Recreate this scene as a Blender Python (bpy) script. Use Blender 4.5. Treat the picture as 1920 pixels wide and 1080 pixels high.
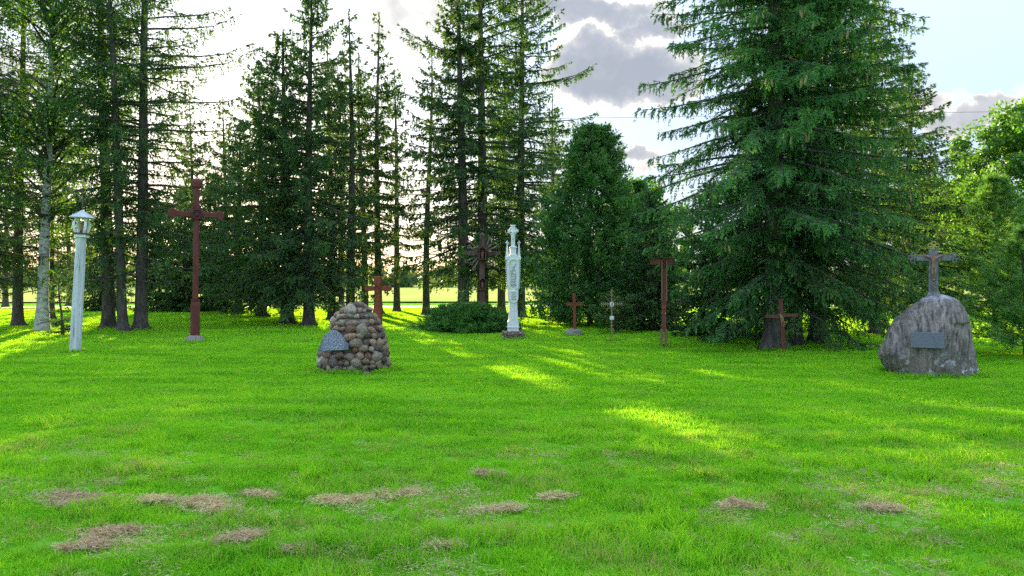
import bpy, bmesh, math, random
import numpy as np
from mathutils import Vector, Matrix, noise as mnoise

R = math.radians
SC = bpy.context.scene
COL = SC.collection
for o in list(bpy.data.objects):
    bpy.data.objects.remove(o)

# ------------------------------------------------------------------ camera
F_PX, HORIZON, CAM_H = 1423.0, 525.0, 1.65
cam_d = bpy.data.cameras.new('camera')
cam = bpy.data.objects.new('camera', cam_d)
COL.objects.link(cam)
cam_d.sensor_width = 36.0
cam_d.lens = 36.0 * F_PX / 1920.0
cam_d.clip_start, cam_d.clip_end = 0.05, 4000
PITCH = math.atan((540 - HORIZON) / F_PX)
cam.location = (0, 0, CAM_H)
cam.rotation_euler = (math.pi / 2 - PITCH, 0, 0)
SC.camera = cam

# ------------------------------------------------------------------ sky, sun, exposure
SUN_AZ, SUN_EL = R(-19.5), R(10.8)          # azimuth measured from the view axis (+Y), negative = left
EXPOSURE = 2.42
SKY_STRENGTH = 0.075
world = bpy.data.worlds.new('World')
SC.world = world
world.use_nodes = True


class NT:
    """small helper round a node tree"""
    def __init__(self, tree):
        self.t = tree
        self.n = tree.nodes
        self.n.clear()

    def add(self, kind, ins=None, **props):
        nd = self.n.new(kind)
        for k, v in props.items():
            setattr(nd, k, v)
        for k, v in (ins or {}).items():
            self.put(nd, k, v)
        return nd

    def put(self, nd, k, v):
        sock = nd.inputs[k]
        if isinstance(v, bpy.types.NodeSocket):
            self.t.links.new(v, sock)
        elif isinstance(v, bpy.types.Node):
            self.t.links.new(v.outputs[0], sock)
        else:
            if hasattr(sock.default_value, '__len__') and len(sock.default_value) == 4 and len(v) == 3:
                v = tuple(v) + (1,)
            sock.default_value = v

    def math(self, op, a, b=0.0, c=None, clamp=False):
        ins = {0: a, 1: b}
        if c is not None:
            ins[2] = c
        return self.add('ShaderNodeMath', ins, operation=op, use_clamp=clamp).outputs[0]

    def vmath(self, op, a, b=(0, 0, 0), out=0):
        return self.add('ShaderNodeVectorMath', {0: a, 1: b}, operation=op).outputs[out]

    def mix(self, f, a, b, blend='MIX'):
        nd = self.n.new('ShaderNodeMix')
        nd.data_type = 'RGBA'
        nd.blend_type = blend
        self.put(nd, 0, f)
        self.put(nd, 6, a)
        self.put(nd, 7, b)
        return nd.outputs[2]

    def smooth(self, x, lo, hi, a=0.0, b=1.0):
        nd = self.n.new('ShaderNodeMapRange')
        nd.interpolation_type = 'SMOOTHSTEP'
        for k, v in (('Value', x), ('From Min', lo), ('From Max', hi), ('To Min', a), ('To Max', b)):
            self.put(nd, k, v)
        return nd.outputs[0]

    def noise(self, vec, scale, detail=3.0, rough=0.55, out=0):
        nd = self.n.new('ShaderNodeTexNoise')
        if vec is not None:
            self.put(nd, 'Vector', vec)
        self.put(nd, 'Scale', scale)
        self.put(nd, 'Detail', detail)
        self.put(nd, 'Roughness', rough)
        return nd.outputs[out]

    def ramp(self, f, stops):
        nd = self.n.new('ShaderNodeValToRGB')
        el = nd.color_ramp.elements
        while len(el) > 1:
            el.remove(el[-1])
        el[0].position, el[0].color = stops[0][0], tuple(stops[0][1]) + (1,)
        for p, c in stops[1:]:
            e = el.new(p)
            e.color = tuple(c) + (1,)
        self.put(nd, 0, f)
        return nd.outputs[0]


def pix_dir(x, y):
    """direction towards a place in the sky, seen from the camera station"""
    v = Vector(((x - 960) / F_PX, 1.0, (HORIZON - y) / F_PX))
    return v.normalized()


def build_world():
    w = NT(world.node_tree)
    sky = w.add('ShaderNodeTexSky', sky_type='NISHITA', sun_disc=False)
    sky.sun_elevation = SUN_EL
    sky.sun_rotation = SUN_AZ
    sky.altitude = 100
    sky.air_density = 1.0
    sky.dust_density = 1.0
    sky.ozone_density = 1.5
    dirv = w.add('ShaderNodeTexCoord').outputs['Generated']
    # thin high veil that pales the whole dome, made brighter overhead
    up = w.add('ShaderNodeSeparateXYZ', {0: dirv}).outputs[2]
    veil = w.vmath('SCALE', (2.85, 3.5, 4.75))          # extra brightness towards the unseen zenith, added to light the shaded lawn
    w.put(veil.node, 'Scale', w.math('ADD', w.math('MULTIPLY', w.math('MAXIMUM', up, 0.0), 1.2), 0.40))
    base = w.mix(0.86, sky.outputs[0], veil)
    # cumulus: soft ellipses in direction space broken up by noise, plus scattered ones all round the dome
    n1 = w.noise(dirv, 16.0, 7.0, 0.62, out=1)
    warp = w.vmath('SCALE', w.vmath('SUBTRACT', n1, (0.5, 0.5, 0.5)))
    warp.node.inputs['Scale'].default_value = 0.085
    d2 = w.vmath('ADD', dirv, warp)
    total = None
    for (x, y, a, b, amp) in ((1150, 140, 0.075, 0.034, 1.0), (1215, 165, 0.060, 0.028, 0.9), (1130, 100, 0.045, 0.022, 0.8), (1105, 22, 0.085, 0.016, 0.85),
                              (1215, 52, 0.045, 0.012, 0.75), (1275, 150, 0.030, 0.030, 0.5), (1195, 282, 0.035, 0.008, 0.55), (1210, 305, 0.02, 0.005, 0.35),
                              (765, 30, 0.060, 0.055, 0.36), (1800, 218, 0.055, 0.012, 0.6), (1710, 196, 0.03, 0.009, 0.45), (1660, 205, 0.03, 0.012, 0.5),
                              (-500, 60, 0.2, 0.05, 0.8), (-900, 250, 0.15, 0.03, 0.7), (2700, 120, 0.25, 0.06, 0.8), (3600, 300, 0.2, 0.04, 0.7)):
        c = pix_dir(x, y)
        right = Vector((c.y, -c.x, 0)).normalized()
        up = right.cross(c).normalized()
        u = w.math('DIVIDE', w.math('SUBTRACT', w.vmath('DOT_PRODUCT', d2, tuple(right), out=1), right.dot(c)), a)
        v = w.math('DIVIDE', w.math('SUBTRACT', w.vmath('DOT_PRODUCT', d2, tuple(up), out=1), up.dot(c)), b)
        front = w.math('GREATER_THAN', w.vmath('DOT_PRODUCT', dirv, tuple(c), out=1), 0.5)
        r2 = w.math('ADD', w.math('MULTIPLY', u, u), w.math('MULTIPLY', v, v))
        m = w.math('MULTIPLY', w.smooth(r2, 0.1, 2.1, amp, 0.0), front)
        total = m if total is None else w.math('MAXIMUM', total, m)
    fine = w.noise(dirv, 30.0, 6.0, 0.65)
    m = w.math('MULTIPLY', total, w.math('ADD', w.math('MULTIPLY', fine, 1.5), 0.25), clamp=True)
    cloud = w.ramp(m, [(0.0, (1.05, 1.0, 0.90)), (0.26, (1.0, 0.94, 0.82)), (0.46, (0.60, 0.60, 0.62)), (0.72, (0.44, 0.46, 0.51)), (1.0, (0.36, 0.39, 0.45))])
    cl = w.vmath('SCALE', cloud)
    cl.node.inputs['Scale'].default_value = 2.9
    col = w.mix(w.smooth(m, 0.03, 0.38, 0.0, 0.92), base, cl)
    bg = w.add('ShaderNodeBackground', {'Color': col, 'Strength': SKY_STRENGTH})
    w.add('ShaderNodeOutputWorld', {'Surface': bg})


build_world()
sun_d = bpy.data.lights.new('sun', 'SUN')
sun_d.energy = 5.0
sun_d.angle = R(0.6)
sun_d.color = (1.0, 0.74, 0.40)
sun = bpy.data.objects.new('sun', sun_d)
COL.objects.link(sun)
to_sun = Vector((math.sin(SUN_AZ) * math.cos(SUN_EL), math.cos(SUN_AZ) * math.cos(SUN_EL), math.sin(SUN_EL)))
sun.rotation_euler = to_sun.to_track_quat('Z', 'Y').to_euler()
sun.location = (-20, 60, 40)
vs = SC.view_settings
vs.view_transform, vs.look, vs.gamma, vs.exposure = 'Standard', 'None', 1.0, EXPOSURE
vs.use_curve_mapping = False
cy = SC.cycles
cy.max_bounces, cy.diffuse_bounces, cy.glossy_bounces, cy.transmission_bounces = 4, 3, 1, 3
cy.transparent_max_bounces = 4
cy.caustics_reflective = cy.caustics_refractive = False
cy.use_denoising = False
cy.adaptive_threshold = 0.015


# ------------------------------------------------------------------ helpers
def gz(x, y):
    """height of the gently uneven ground"""
    return (0.030 * np.sin(0.55 * x + 0.9) * np.sin(0.47 * y + 0.4) + 0.018 * np.sin(1.3 * x - 0.8 * y)
            + 0.010 * np.sin(2.9 * x + 1.0) * np.sin(3.3 * y)) * np.clip((70 - np.abs(y)) / 30, 0, 1)


def ground(px, py):
    """point of the ground at a pixel of the 1920x1080 frame"""
    d = CAM_H / (py - HORIZON) * F_PX
    x = (px - 960) / F_PX * d
    return Vector((x, d, float(gz(x, d))))


def mesh_from(name, v, tris, mat=None, tint=None, smooth=False):
    v = np.asarray(v, dtype=np.float32).reshape(-1, 3)
    tris = np.asarray(tris, dtype=np.int32).reshape(-1, 3)
    me = bpy.data.meshes.new(name)
    me.vertices.add(len(v))
    me.vertices.foreach_set('co', v.ravel())
    me.loops.add(tris.size)
    me.loops.foreach_set('vertex_index', tris.ravel())
    me.polygons.add(len(tris))
    me.polygons.foreach_set('loop_start', np.arange(0, tris.size, 3, dtype=np.int32))
    me.polygons.foreach_set('use_smooth', np.full(len(tris), smooth, dtype=bool))
    if tint is not None:
        at = me.attributes.new('tint', 'FLOAT', 'POINT')
        at.data.foreach_set('value', np.asarray(tint, dtype=np.float32).ravel())
    me.update(calc_edges=True)
    if mat:
        me.materials.append(mat)
    return me


def obj(name, me, parent=None, loc=None, rot=None, scale=None):
    o = bpy.data.objects.new(name, me)
    COL.objects.link(o)
    if parent:
        o.parent = parent
    if loc is not None:
        o.location = loc
    if rot is not None:
        o.rotation_euler = rot
    if scale is not None:
        o.scale = scale
    return o


def tag(o, label, cat=None, group=None, kind=None):
    if label:
        o['label'] = label
    if cat:
        o['category'] = cat
    if group:
        o['group'] = group
    if kind:
        o['kind'] = kind
    return o


def thing(name, label, cat, loc, rotz=0.0, group=None):
    o = bpy.data.objects.new(name, None)
    COL.objects.link(o)
    o.empty_display_size = 0.2
    o.location = loc
    o.rotation_euler = (0, 0, rotz)
    return tag(o, label, cat, group)


class BM:
    """collects shapes in one bmesh and links it as one object"""
    def __init__(self):
        self.b = bmesh.new()

    def box(self, c, s, rot=None, taper=1.0, bevel=0.0):
        x, y, z = s[0] / 2, s[1] / 2, s[2] / 2
        M = Matrix.Translation(c) @ (rot.to_4x4() if rot is not None else Matrix.Identity(4))
        vs = []
        for dz, k in ((-z, 1.0), (z, taper)):
            for dx, dy in ((-x, -y), (x, -y), (x, y), (-x, y)):
                vs.append(self.b.verts.new(M @ Vector((dx * k, dy * k, dz))))
        fs = [self.b.faces.new([vs[i] for i in f]) for f in
              ((3, 2, 1, 0), (4, 5, 6, 7), (0, 1, 5, 4), (1, 2, 6, 5), (2, 3, 7, 6), (3, 0, 4, 7))]
        if bevel:
            es = {e for f in fs for e in f.edges}
            bmesh.ops.bevel(self.b, geom=list(es), offset=bevel, segments=1, affect='EDGES')
        return self

    def loft(self, rings, n=8, rot0=0.0, cap=True, squash=1.0):
        """rings: (centre, radius) up a stack of regular polygons"""
        rows = []
        for c, r in rings:
            c = Vector(c)
            rows.append([self.b.verts.new(c + Vector((r * math.cos(rot0 + 2 * math.pi * k / n), squash * r * math.sin(rot0 + 2 * math.pi * k / n), 0)))
                         for k in range(n)])
        for a, b in zip(rows, rows[1:]):
            for k in range(n):
                self.b.faces.new([a[k], a[(k + 1) % n], b[(k + 1) % n], b[k]])
        if cap:
            self.b.faces.new(rows[0][::-1])
            self.b.faces.new(rows[-1])
        return self

    def tube(self, pts, rad, n=6):
        pts = [Vector(p) for p in pts]
        if not hasattr(rad, '__len__'):
            rad = [rad] * len(pts)
        rows = []
        ref = Vector((0, 1, 0.13))
        for i, p in enumerate(pts):
            t = (pts[min(i + 1, len(pts) - 1)] - pts[max(i - 1, 0)]).normalized()
            a = t.cross(ref)
            if a.length < 1e-3:
                a = t.cross(Vector((1, 0, 0)))
            a.normalize()
            b = t.cross(a)
            rows.append([self.b.verts.new(p + rad[i] * (a * math.cos(2 * math.pi * k / n) + b * math.sin(2 * math.pi * k / n))) for k in range(n)])
        for a, b in zip(rows, rows[1:]):
            for k in range(n):
                self.b.faces.new([a[k], a[(k + 1) % n], b[(k + 1) % n], b[k]])
        self.b.faces.new(rows[0][::-1])
        self.b.faces.new(rows[-1])
        return self

    def prism(self, outline, y0, y1, bevel=0.0):
        """outline of (x, z) pushed from y0 (front) to y1 (back)"""
        a = [self.b.verts.new((x, y0, z)) for x, z in outline]
        b = [self.b.verts.new((x, y1, z)) for x, z in outline]
        n = len(a)
        fs = [self.b.faces.new(a[::-1]), self.b.faces.new(b)]
        for k in range(n):
            fs.append(self.b.faces.new([a[k], a[(k + 1) % n], b[(k + 1) % n], b[k]]))
        if bevel:
            es = set(fs[0].edges)
            bmesh.ops.bevel(self.b, geom=list(es), offset=bevel, segments=1, affect='EDGES')
        return self

    def ico(self, c, s, sub=1, seed=0, amp=0.2, rot=0.0):
        r = bmesh.ops.create_icosphere(self.b, subdivisions=sub, radius=1.0)
        Mr = Matrix.Rotation(rot, 3, 'Y')
        for v in r['verts']:
            k = 1 + amp * mnoise.noise(v.co * 1.3 + Vector((seed * 3.1, seed * 1.7, -seed)))
            p = Vector((v.co.x * s[0], v.co.y * s[1], v.co.z * s[2])) * k
            v.co = Mr @ p + Vector(c)
        return self

    def build(self, name, mat, parent=None, smooth=False, loc=None, rot=None):
        bmesh.ops.recalc_face_normals(self.b, faces=self.b.faces)
        me = bpy.data.meshes.new(name)
        self.b.to_mesh(me)
        self.b.free()
        if smooth:
            me.polygons.foreach_set('use_smooth', [True] * len(me.polygons))
        me.materials.append(mat)
        return obj(name, me, parent, loc, rot)


# ------------------------------------------------------------------ materials
def new_mat(name):
    m = bpy.data.materials.new(name)
    m.use_nodes = True
    return m, NT(m.node_tree)


def leaf_mat(name, dark, light, trans=0.35, tcol=None, scale=0.6, vary=0.25, gloss=0.04):
    m, t = new_mat(name)
    tint = t.add('ShaderNodeAttribute', attribute_name='tint').outputs['Fac']
    pos = t.add('ShaderNodeNewGeometry').outputs['Position']
    rnd = t.add('ShaderNodeObjectInfo').outputs['Random']
    nz = t.noise(pos, scale, 3.0)
    f = t.math('ADD', tint, t.math('MULTIPLY', t.math('SUBTRACT', nz, 0.5), vary * 2), clamp=True)
    col = t.mix(f, dark, light)
    hs = t.add('ShaderNodeHueSaturation', {'Hue': t.math('ADD', t.math('MULTIPLY', t.math('SUBTRACT', rnd, 0.5), 0.03), 0.5),
                                           'Value': t.math('ADD', t.math('MULTIPLY', rnd, 0.3), 0.85), 'Color': col}).outputs[0]
    tc = t.mix(1.0, hs, tcol or (1.5, 1.3, 0.5), 'MULTIPLY')
    d = t.add('ShaderNodeBsdfDiffuse', {'Color': hs})
    tr = t.add('ShaderNodeBsdfTranslucent', {'Color': tc})
    s1 = t.add('ShaderNodeMixShader', {0: trans, 1: d.outputs[0], 2: tr.outputs[0]})
    gl = t.add('ShaderNodeBsdfGlossy', {'Color': (0.6, 0.7, 0.6), 'Roughness': 0.45})
    s2 = t.add('ShaderNodeMixShader', {0: gloss, 1: s1.outputs[0], 2: gl.outputs[0]})
    t.add('ShaderNodeOutputMaterial', {'Surface': s2.outputs[0]})
    return m


def surf_mat(name, c1, c2, c3=None, scale=6.0, stretch=(1, 1, 1), rough=0.8, bump=0.3, bscale=None, spots=None, per_object=0.0, spec=0.3, metal=0.0):
    m, t = new_mat(name)
    tc = t.add('ShaderNodeTexCoord').outputs['Object']
    mp = t.add('ShaderNodeMapping', {'Vector': tc, 'Scale': stretch}).outputs[0]
    rnd = t.add('ShaderNodeObjectInfo').outputs['Random']
    mp = t.vmath('ADD', mp, t.add('ShaderNodeCombineXYZ', {0: t.math('MULTIPLY', rnd, 37.0), 1: t.math('MULTIPLY', rnd, 11.0)}).outputs[0])
    n1 = t.noise(mp, scale, 5.0, 0.6)
    stops = [(0.32, c1), (0.68, c2)] if c3 is None else [(0.28, c1), (0.52, c2), (0.74, c3)]
    col = t.ramp(n1, stops)
    if spots:
        n2 = t.noise(mp, scale * spots[1], 4.0, 0.7)
        col = t.mix(t.smooth(n2, spots[2], spots[2] + 0.06), col, spots[0])
    if per_object:
        hs = t.add('ShaderNodeHueSaturation', {'Value': t.math('ADD', t.math('MULTIPLY', rnd, 2 * per_object), 1 - per_object), 'Color': col})
        col = hs.outputs[0]
    n3 = t.noise(mp, bscale or scale * 3, 5.0, 0.65)
    bp = t.add('ShaderNodeBump', {'Height': n3, 'Strength': bump, 'Distance': 0.02})
    p = t.add('ShaderNodeBsdfPrincipled', {'Base Color': col, 'Roughness': rough, 'Normal': bp.outputs[0], 'Specular IOR Level': spec, 'Metallic': metal})
    t.add('ShaderNodeOutputMaterial', {'Surface': p.outputs[0]})
    return m


M = {}
M['spruce'] = leaf_mat('spruce_needles', (0.036, 0.088, 0.034), (0.100, 0.205, 0.058), 0.38)
M['spruce_near'] = leaf_mat('near_spruce_needles', (0.032, 0.105, 0.032), (0.125, 0.300, 0.076), 0.34)
M['thuja'] = leaf_mat('thuja_sprays', (0.034, 0.120, 0.040), (0.130, 0.320, 0.090), 0.34)
M['juniper'] = leaf_mat('juniper_sprays', (0.026, 0.125, 0.026), (0.100, 0.330, 0.065), 0.30)
M['pine'] = leaf_mat('pine_needles', (0.050, 0.135, 0.032), (0.200, 0.340, 0.085), 0.42, (1.15, 1.35, 0.6))
M['broad'] = leaf_mat('broad_leaves', (0.048, 0.150, 0.026), (0.140, 0.320, 0.046), 0.46, (1.25, 1.25, 0.4))
M['birch_leaf'] = leaf_mat('birch_leaves', (0.035, 0.10, 0.022), (0.100, 0.210, 0.040), 0.45, (1.6, 1.3, 0.35))
M['dry_leaf'] = leaf_mat('brown_dry_sprays', (0.10, 0.035, 0.015), (0.22, 0.07, 0.03), 0.2)
M['far_leaf'] = leaf_mat('far_leaves', (0.035, 0.075, 0.025), (0.090, 0.150, 0.045), 0.3, scale=0.1)
M['bark'] = surf_mat('spruce_bark', (0.045, 0.038, 0.034), (0.13, 0.11, 0.10), scale=9, stretch=(1, 1, 0.35), bump=0.9, rough=0.95)
M['birch_bark'] = surf_mat('birch_bark', (0.03, 0.03, 0.03), (0.55, 0.53, 0.50), (0.68, 0.66, 0.62), scale=5, stretch=(1, 1, 2.6), bump=0.5)
M['red_paint'] = surf_mat('dark_red_paint', (0.095, 0.022, 0.020), (0.155, 0.040, 0.035), scale=7, stretch=(1, 1, 0.25), bump=0.25, rough=0.65, spots=((0.25, 0.14, 0.12), 2.2, 0.70))
M['red_dark'] = surf_mat('medallion_red', (0.05, 0.018, 0.018), (0.10, 0.030, 0.030), scale=14, bump=0.4, rough=0.6)
M['red_brown'] = surf_mat('red_brown_wood', (0.17, 0.040, 0.022), (0.27, 0.072, 0.040), scale=6, stretch=(2, 2, 0.25), bump=0.35, rough=0.75)
M['brown_wood'] = surf_mat('brown_planks', (0.10, 0.035, 0.024), (0.18, 0.065, 0.045), scale=6, stretch=(3, 3, 0.2), bump=0.45, rough=0.8)
M['plank_pale'] = surf_mat('faded_planks', (0.18, 0.085, 0.060), (0.27, 0.14, 0.10), scale=6, stretch=(3, 3, 0.2), bump=0.4, rough=0.85)
M['old_wood'] = surf_mat('weathered_dark_wood', (0.045, 0.026, 0.022), (0.12, 0.070, 0.056), (0.20, 0.145, 0.125), scale=7, stretch=(2, 2, 0.3), bump=0.7, rough=0.9)
M['grey_wood'] = surf_mat('greyed_carved_wood', (0.12, 0.085, 0.075), (0.27, 0.21, 0.19), scale=9, bump=0.5, rough=0.9)
M['white_paint'] = surf_mat('white_paint', (0.66, 0.68, 0.70), (0.82, 0.83, 0.83), scale=5, stretch=(1, 1, 0.3), bump=0.2, rough=0.6, spots=((0.20, 0.20, 0.21), 2.5, 0.70))
M['white_worn'] = surf_mat('worn_white_paint', (0.36, 0.38, 0.42), (0.74, 0.76, 0.79), scale=5, stretch=(3.5, 3.5, 0.16), bump=0.4, rough=0.65, spots=((0.14, 0.14, 0.15), 1.5, 0.60))
M['roof_metal'] = surf_mat('painted_tin_roof', (0.36, 0.40, 0.46), (0.52, 0.55, 0.60), scale=8, bump=0.1, rough=0.5)
M['metal_dark'] = surf_mat('dark_metal', (0.05, 0.05, 0.055), (0.10, 0.10, 0.11), scale=12, bump=0.2, rough=0.5)
M['iron'] = surf_mat('grey_lichen_iron', (0.10, 0.10, 0.108), (0.25, 0.25, 0.265), scale=22, bump=0.7, rough=0.75, spots=((0.42, 0.36, 0.10), 1.4, 0.66))
M['bronze'] = surf_mat('brown_figure', (0.16, 0.085, 0.065), (0.30, 0.18, 0.15), scale=14, bump=0.3, rough=0.6)
M['gilt'] = surf_mat('worn_gilt', (0.30, 0.22, 0.05), (0.50, 0.40, 0.12), scale=20, bump=0.3, rough=0.5)
M['concrete'] = surf_mat('pebbled_concrete', (0.11, 0.10, 0.09), (0.33, 0.29, 0.26), scale=28, bump=0.9, rough=0.95, bscale=30)
M['mortar'] = surf_mat('dark_mortar', (0.08, 0.075, 0.062), (0.18, 0.165, 0.14), scale=18, bump=0.8, rough=0.95)
M['slate'] = surf_mat('blue_grey_slab', (0.10, 0.115, 0.14), (0.16, 0.175, 0.205), scale=40, bump=0.15, rough=0.45)
M['tag'] = surf_mat('white_enamel', (0.70, 0.72, 0.74), (0.82, 0.83, 0.84), scale=10, bump=0.05, rough=0.4)
M['tan_wood'] = surf_mat('pale_sticks', (0.22, 0.15, 0.08), (0.36, 0.27, 0.15), scale=9, bump=0.4, rough=0.85)
M['straw'] = leaf_mat('dry_straw', (0.42, 0.31, 0.16), (0.84, 0.70, 0.43), 0.40, (1.1, 1.0, 0.8), scale=9, vary=0.35)
M['cone'] = surf_mat('spruce_cones', (0.26, 0.19, 0.085), (0.42, 0.32, 0.16), scale=40, bump=0.8, rough=0.8)
M['gravel'] = surf_mat('pale_gravel', (0.42, 0.34, 0.29), (0.56, 0.47, 0.41), scale=8, bump=0.3, rough=0.95)
M['wire'] = surf_mat('wire', (0.05, 0.05, 0.05), (0.08, 0.08, 0.08), scale=3, bump=0.0)
M['quartz'] = surf_mat('pale_quartz', (0.50, 0.50, 0.48), (0.72, 0.71, 0.69), scale=9, bump=0.3, rough=0.8)


def stone_mat():
    m, t = new_mat('fieldstone')
    tc = t.add('ShaderNodeTexCoord').outputs['Object']
    rnd = t.add('ShaderNodeObjectInfo').outputs['Random']
    off = t.add('ShaderNodeCombineXYZ', {0: t.math('MULTIPLY', rnd, 51.0), 1: t.math('MULTIPLY', rnd, 17.0)}).outputs[0]
    p = t.vmath('ADD', tc, off)
    base = t.ramp(rnd, [(0.0, (0.30, 0.255, 0.22)), (0.16, (0.42, 0.32, 0.28)), (0.30, (0.17, 0.155, 0.15)), (0.45, (0.46, 0.35, 0.27)),
                        (0.60, (0.34, 0.32, 0.28)), (0.74, (0.50, 0.36, 0.31)), (0.84, (0.26, 0.15, 0.12)), (0.92, (0.52, 0.50, 0.46)), (0.97, (0.62, 0.65, 0.68))])
    base.node.color_ramp.interpolation = 'CONSTANT'
    base = t.mix(1.0, base, (1.0, 0.88, 0.74), 'MULTIPLY')
    n = t.noise(p, 2.2, 6.0, 0.7)
    c = t.mix(t.smooth(n, 0.40, 0.66), base, t.mix(1.0, base, (0.52, 0.50, 0.50), 'MULTIPLY'))
    sp = t.noise(p, 9.0, 3.0, 0.7)
    c = t.mix(t.smooth(sp, 0.60, 0.68, 0.0, 0.6), c, (0.48, 0.47, 0.45))
    li = t.noise(p, 3.5, 5.0, 0.7)
    c = t.mix(t.smooth(li, 0.64, 0.72, 0.0, 0.5), c, (0.22, 0.24, 0.14))
    bp = t.add('ShaderNodeBump', {'Height': t.noise(p, 6.0, 6.0, 0.7), 'Strength': 0.6, 'Distance': 0.15})
    b = t.add('ShaderNodeBsdfPrincipled', {'Base Color': c, 'Roughness': 0.88, 'Normal': bp.outputs[0], 'Specular IOR Level': 0.25})
    t.add('ShaderNodeOutputMaterial', {'Surface': b.outputs[0]})
    return m


def boulder_mat():
    m, t = new_mat('streaked_boulder')
    p = t.add('ShaderNodeTexCoord').outputs['Object']
    warp = t.vmath('SCALE', t.noise(p, 1.6, 3.0, 0.5, out=1))
    warp.node.inputs['Scale'].default_value = 0.30
    q = t.add('ShaderNodeMapping', {'Vector': t.vmath('ADD', p, warp), 'Scale': (12.0, 6.0, 0.55)}).outputs[0]
    n1 = t.noise(q, 1.6, 6.0, 0.65)
    c = t.ramp(n1, [(0.34, (0.058, 0.053, 0.050)), (0.44, (0.155, 0.132, 0.118)), (0.54, (0.265, 0.228, 0.20)), (0.68, (0.39, 0.345, 0.31))])
    big = t.noise(p, 1.7, 3.0, 0.5)
    c = t.mix(t.smooth(big, 0.48, 0.62, 0.0, 0.55), c, (0.085, 0.078, 0.078))
    sep = t.add('ShaderNodeSeparateXYZ', {0: p})
    low = t.smooth(sep.outputs[2], 0.62, 0.10)
    c = t.mix(t.math('MULTIPLY', low, 0.6), c, (0.17, 0.145, 0.11))
    lich = t.math('MULTIPLY', t.smooth(t.noise(p, 11.0, 5.0, 0.7), 0.52, 0.60), t.smooth(t.noise(p, 2.6, 3.0, 0.5), 0.44, 0.58))
    c = t.mix(t.math('MULTIPLY', lich, t.math('MAXIMUM', low, 0.12)), c, (0.52, 0.54, 0.57))
    topl = t.math('MULTIPLY', t.smooth(sep.outputs[2], 1.25, 1.42), t.smooth(t.noise(p, 7.0, 4.0, 0.7), 0.40, 0.60))
    c = t.mix(topl, c, (0.45, 0.46, 0.50))
    h = t.math('ADD', t.math('MULTIPLY', n1, 0.7), t.math('MULTIPLY', t.noise(p, 26.0, 5.0, 0.7), 0.35))
    bp = t.add('ShaderNodeBump', {'Height': h, 'Strength': 1.0, 'Distance': 0.08})
    b = t.add('ShaderNodeBsdfPrincipled', {'Base Color': c, 'Roughness': 0.9, 'Normal': bp.outputs[0], 'Specular IOR Level': 0.2})
    t.add('ShaderNodeOutputMaterial', {'Surface': b.outputs[0]})
    return m


def plaque_mat():
    """dark slab with worn, unreadable pale lettering"""
    m, t = new_mat('lettered_slab')
    p = t.add('ShaderNodeTexCoord').outputs['Object']
    sep = t.add('ShaderNodeSeparateXYZ', {0: p})
    c = t.ramp(t.noise(p, 30, 4.0, 0.6), [(0.3, (0.075, 0.088, 0.12)), (0.7, (0.15, 0.17, 0.225))])
    rows = t.math('ABSOLUTE', t.math('SINE', t.math('MULTIPLY', sep.outputs[2], 75.0)))
    ltr = t.noise(t.add('ShaderNodeMapping', {'Vector': p, 'Scale': (1.0, 0.1, 0.8)}).outputs[0], 62.0, 2.0, 0.6)
    mask = t.math('MULTIPLY', t.smooth(rows, 0.0, 0.5, 0.35, 1.0), t.smooth(ltr, 0.52, 0.58))
    mask = t.math('MULTIPLY', mask, t.smooth(t.math('ABSOLUTE', sep.outputs[0]), 0.23, 0.16))
    c = t.mix(t.math('MULTIPLY', mask, 0.85), c, (0.44, 0.49, 0.58))
    b = t.add('ShaderNodeBsdfPrincipled', {'Base Color': c, 'Roughness': 0.5, 'Specular IOR Level': 0.4})
    t.add('ShaderNodeOutputMaterial', {'Surface': b.outputs[0]})
    return m


def grass_mat():
    m, t = new_mat('lawn_blades')
    pos = t.add('ShaderNodeNewGeometry').outputs['Position']
    tint = t.add('ShaderNodeAttribute', attribute_name='tint').outputs['Fac']
    flat = t.add('ShaderNodeMapping', {'Vector': pos, 'Scale': (1, 1, 0)}).outputs[0]
    n1 = t.noise(flat, 0.35, 3.0, 0.6)
    swath = t.noise(t.add('ShaderNodeMapping', {'Vector': pos, 'Scale': (0.22, 1.5, 0)}).outputs[0], 1.3, 4.0, 0.6)     # rows left by the mower
    n2 = t.noise(flat, 2.2, 4.0, 0.65)
    f = t.math('ADD', t.math('MULTIPLY', tint, 0.42), t.math('ADD', t.math('MULTIPLY', n1, 0.55), t.math('ADD', t.math('MULTIPLY', n2, 0.45), t.math('MULTIPLY', t.math('SUBTRACT', swath, 0.5), 0.9))))
    col = t.ramp(t.math('SUBTRACT', f, 0.25), [(0.12, (0.100, 0.350, 0.018)), (0.48, (0.225, 0.585, 0.026)), (0.90, (0.430, 0.720, 0.045))])
    dry = t.math('MULTIPLY', t.smooth(t.noise(flat, 1.3, 5.0, 0.7), 0.44, 0.66), t.smooth(tint, 0.45, 0.75))
    mown = t.smooth(t.add('ShaderNodeSeparateXYZ', {0: pos}).outputs[1], 11.0, 5.5, 0.35, 1.0)    # the freshly cut strip in front
    col = t.mix(t.math('MULTIPLY', dry, mown), col, (0.42, 0.40, 0.17))
    d = t.add('ShaderNodeBsdfDiffuse', {'Color': col})
    tr = t.add('ShaderNodeBsdfTranslucent', {'Color': t.mix(1.0, col, (1.5, 1.2, 0.7), 'MULTIPLY')})
    s = t.add('ShaderNodeMixShader', {0: 0.52, 1: d.outputs[0], 2: tr.outputs[0]})
    t.add('ShaderNodeOutputMaterial', {'Surface': s.outputs[0]})
    return m


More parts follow.
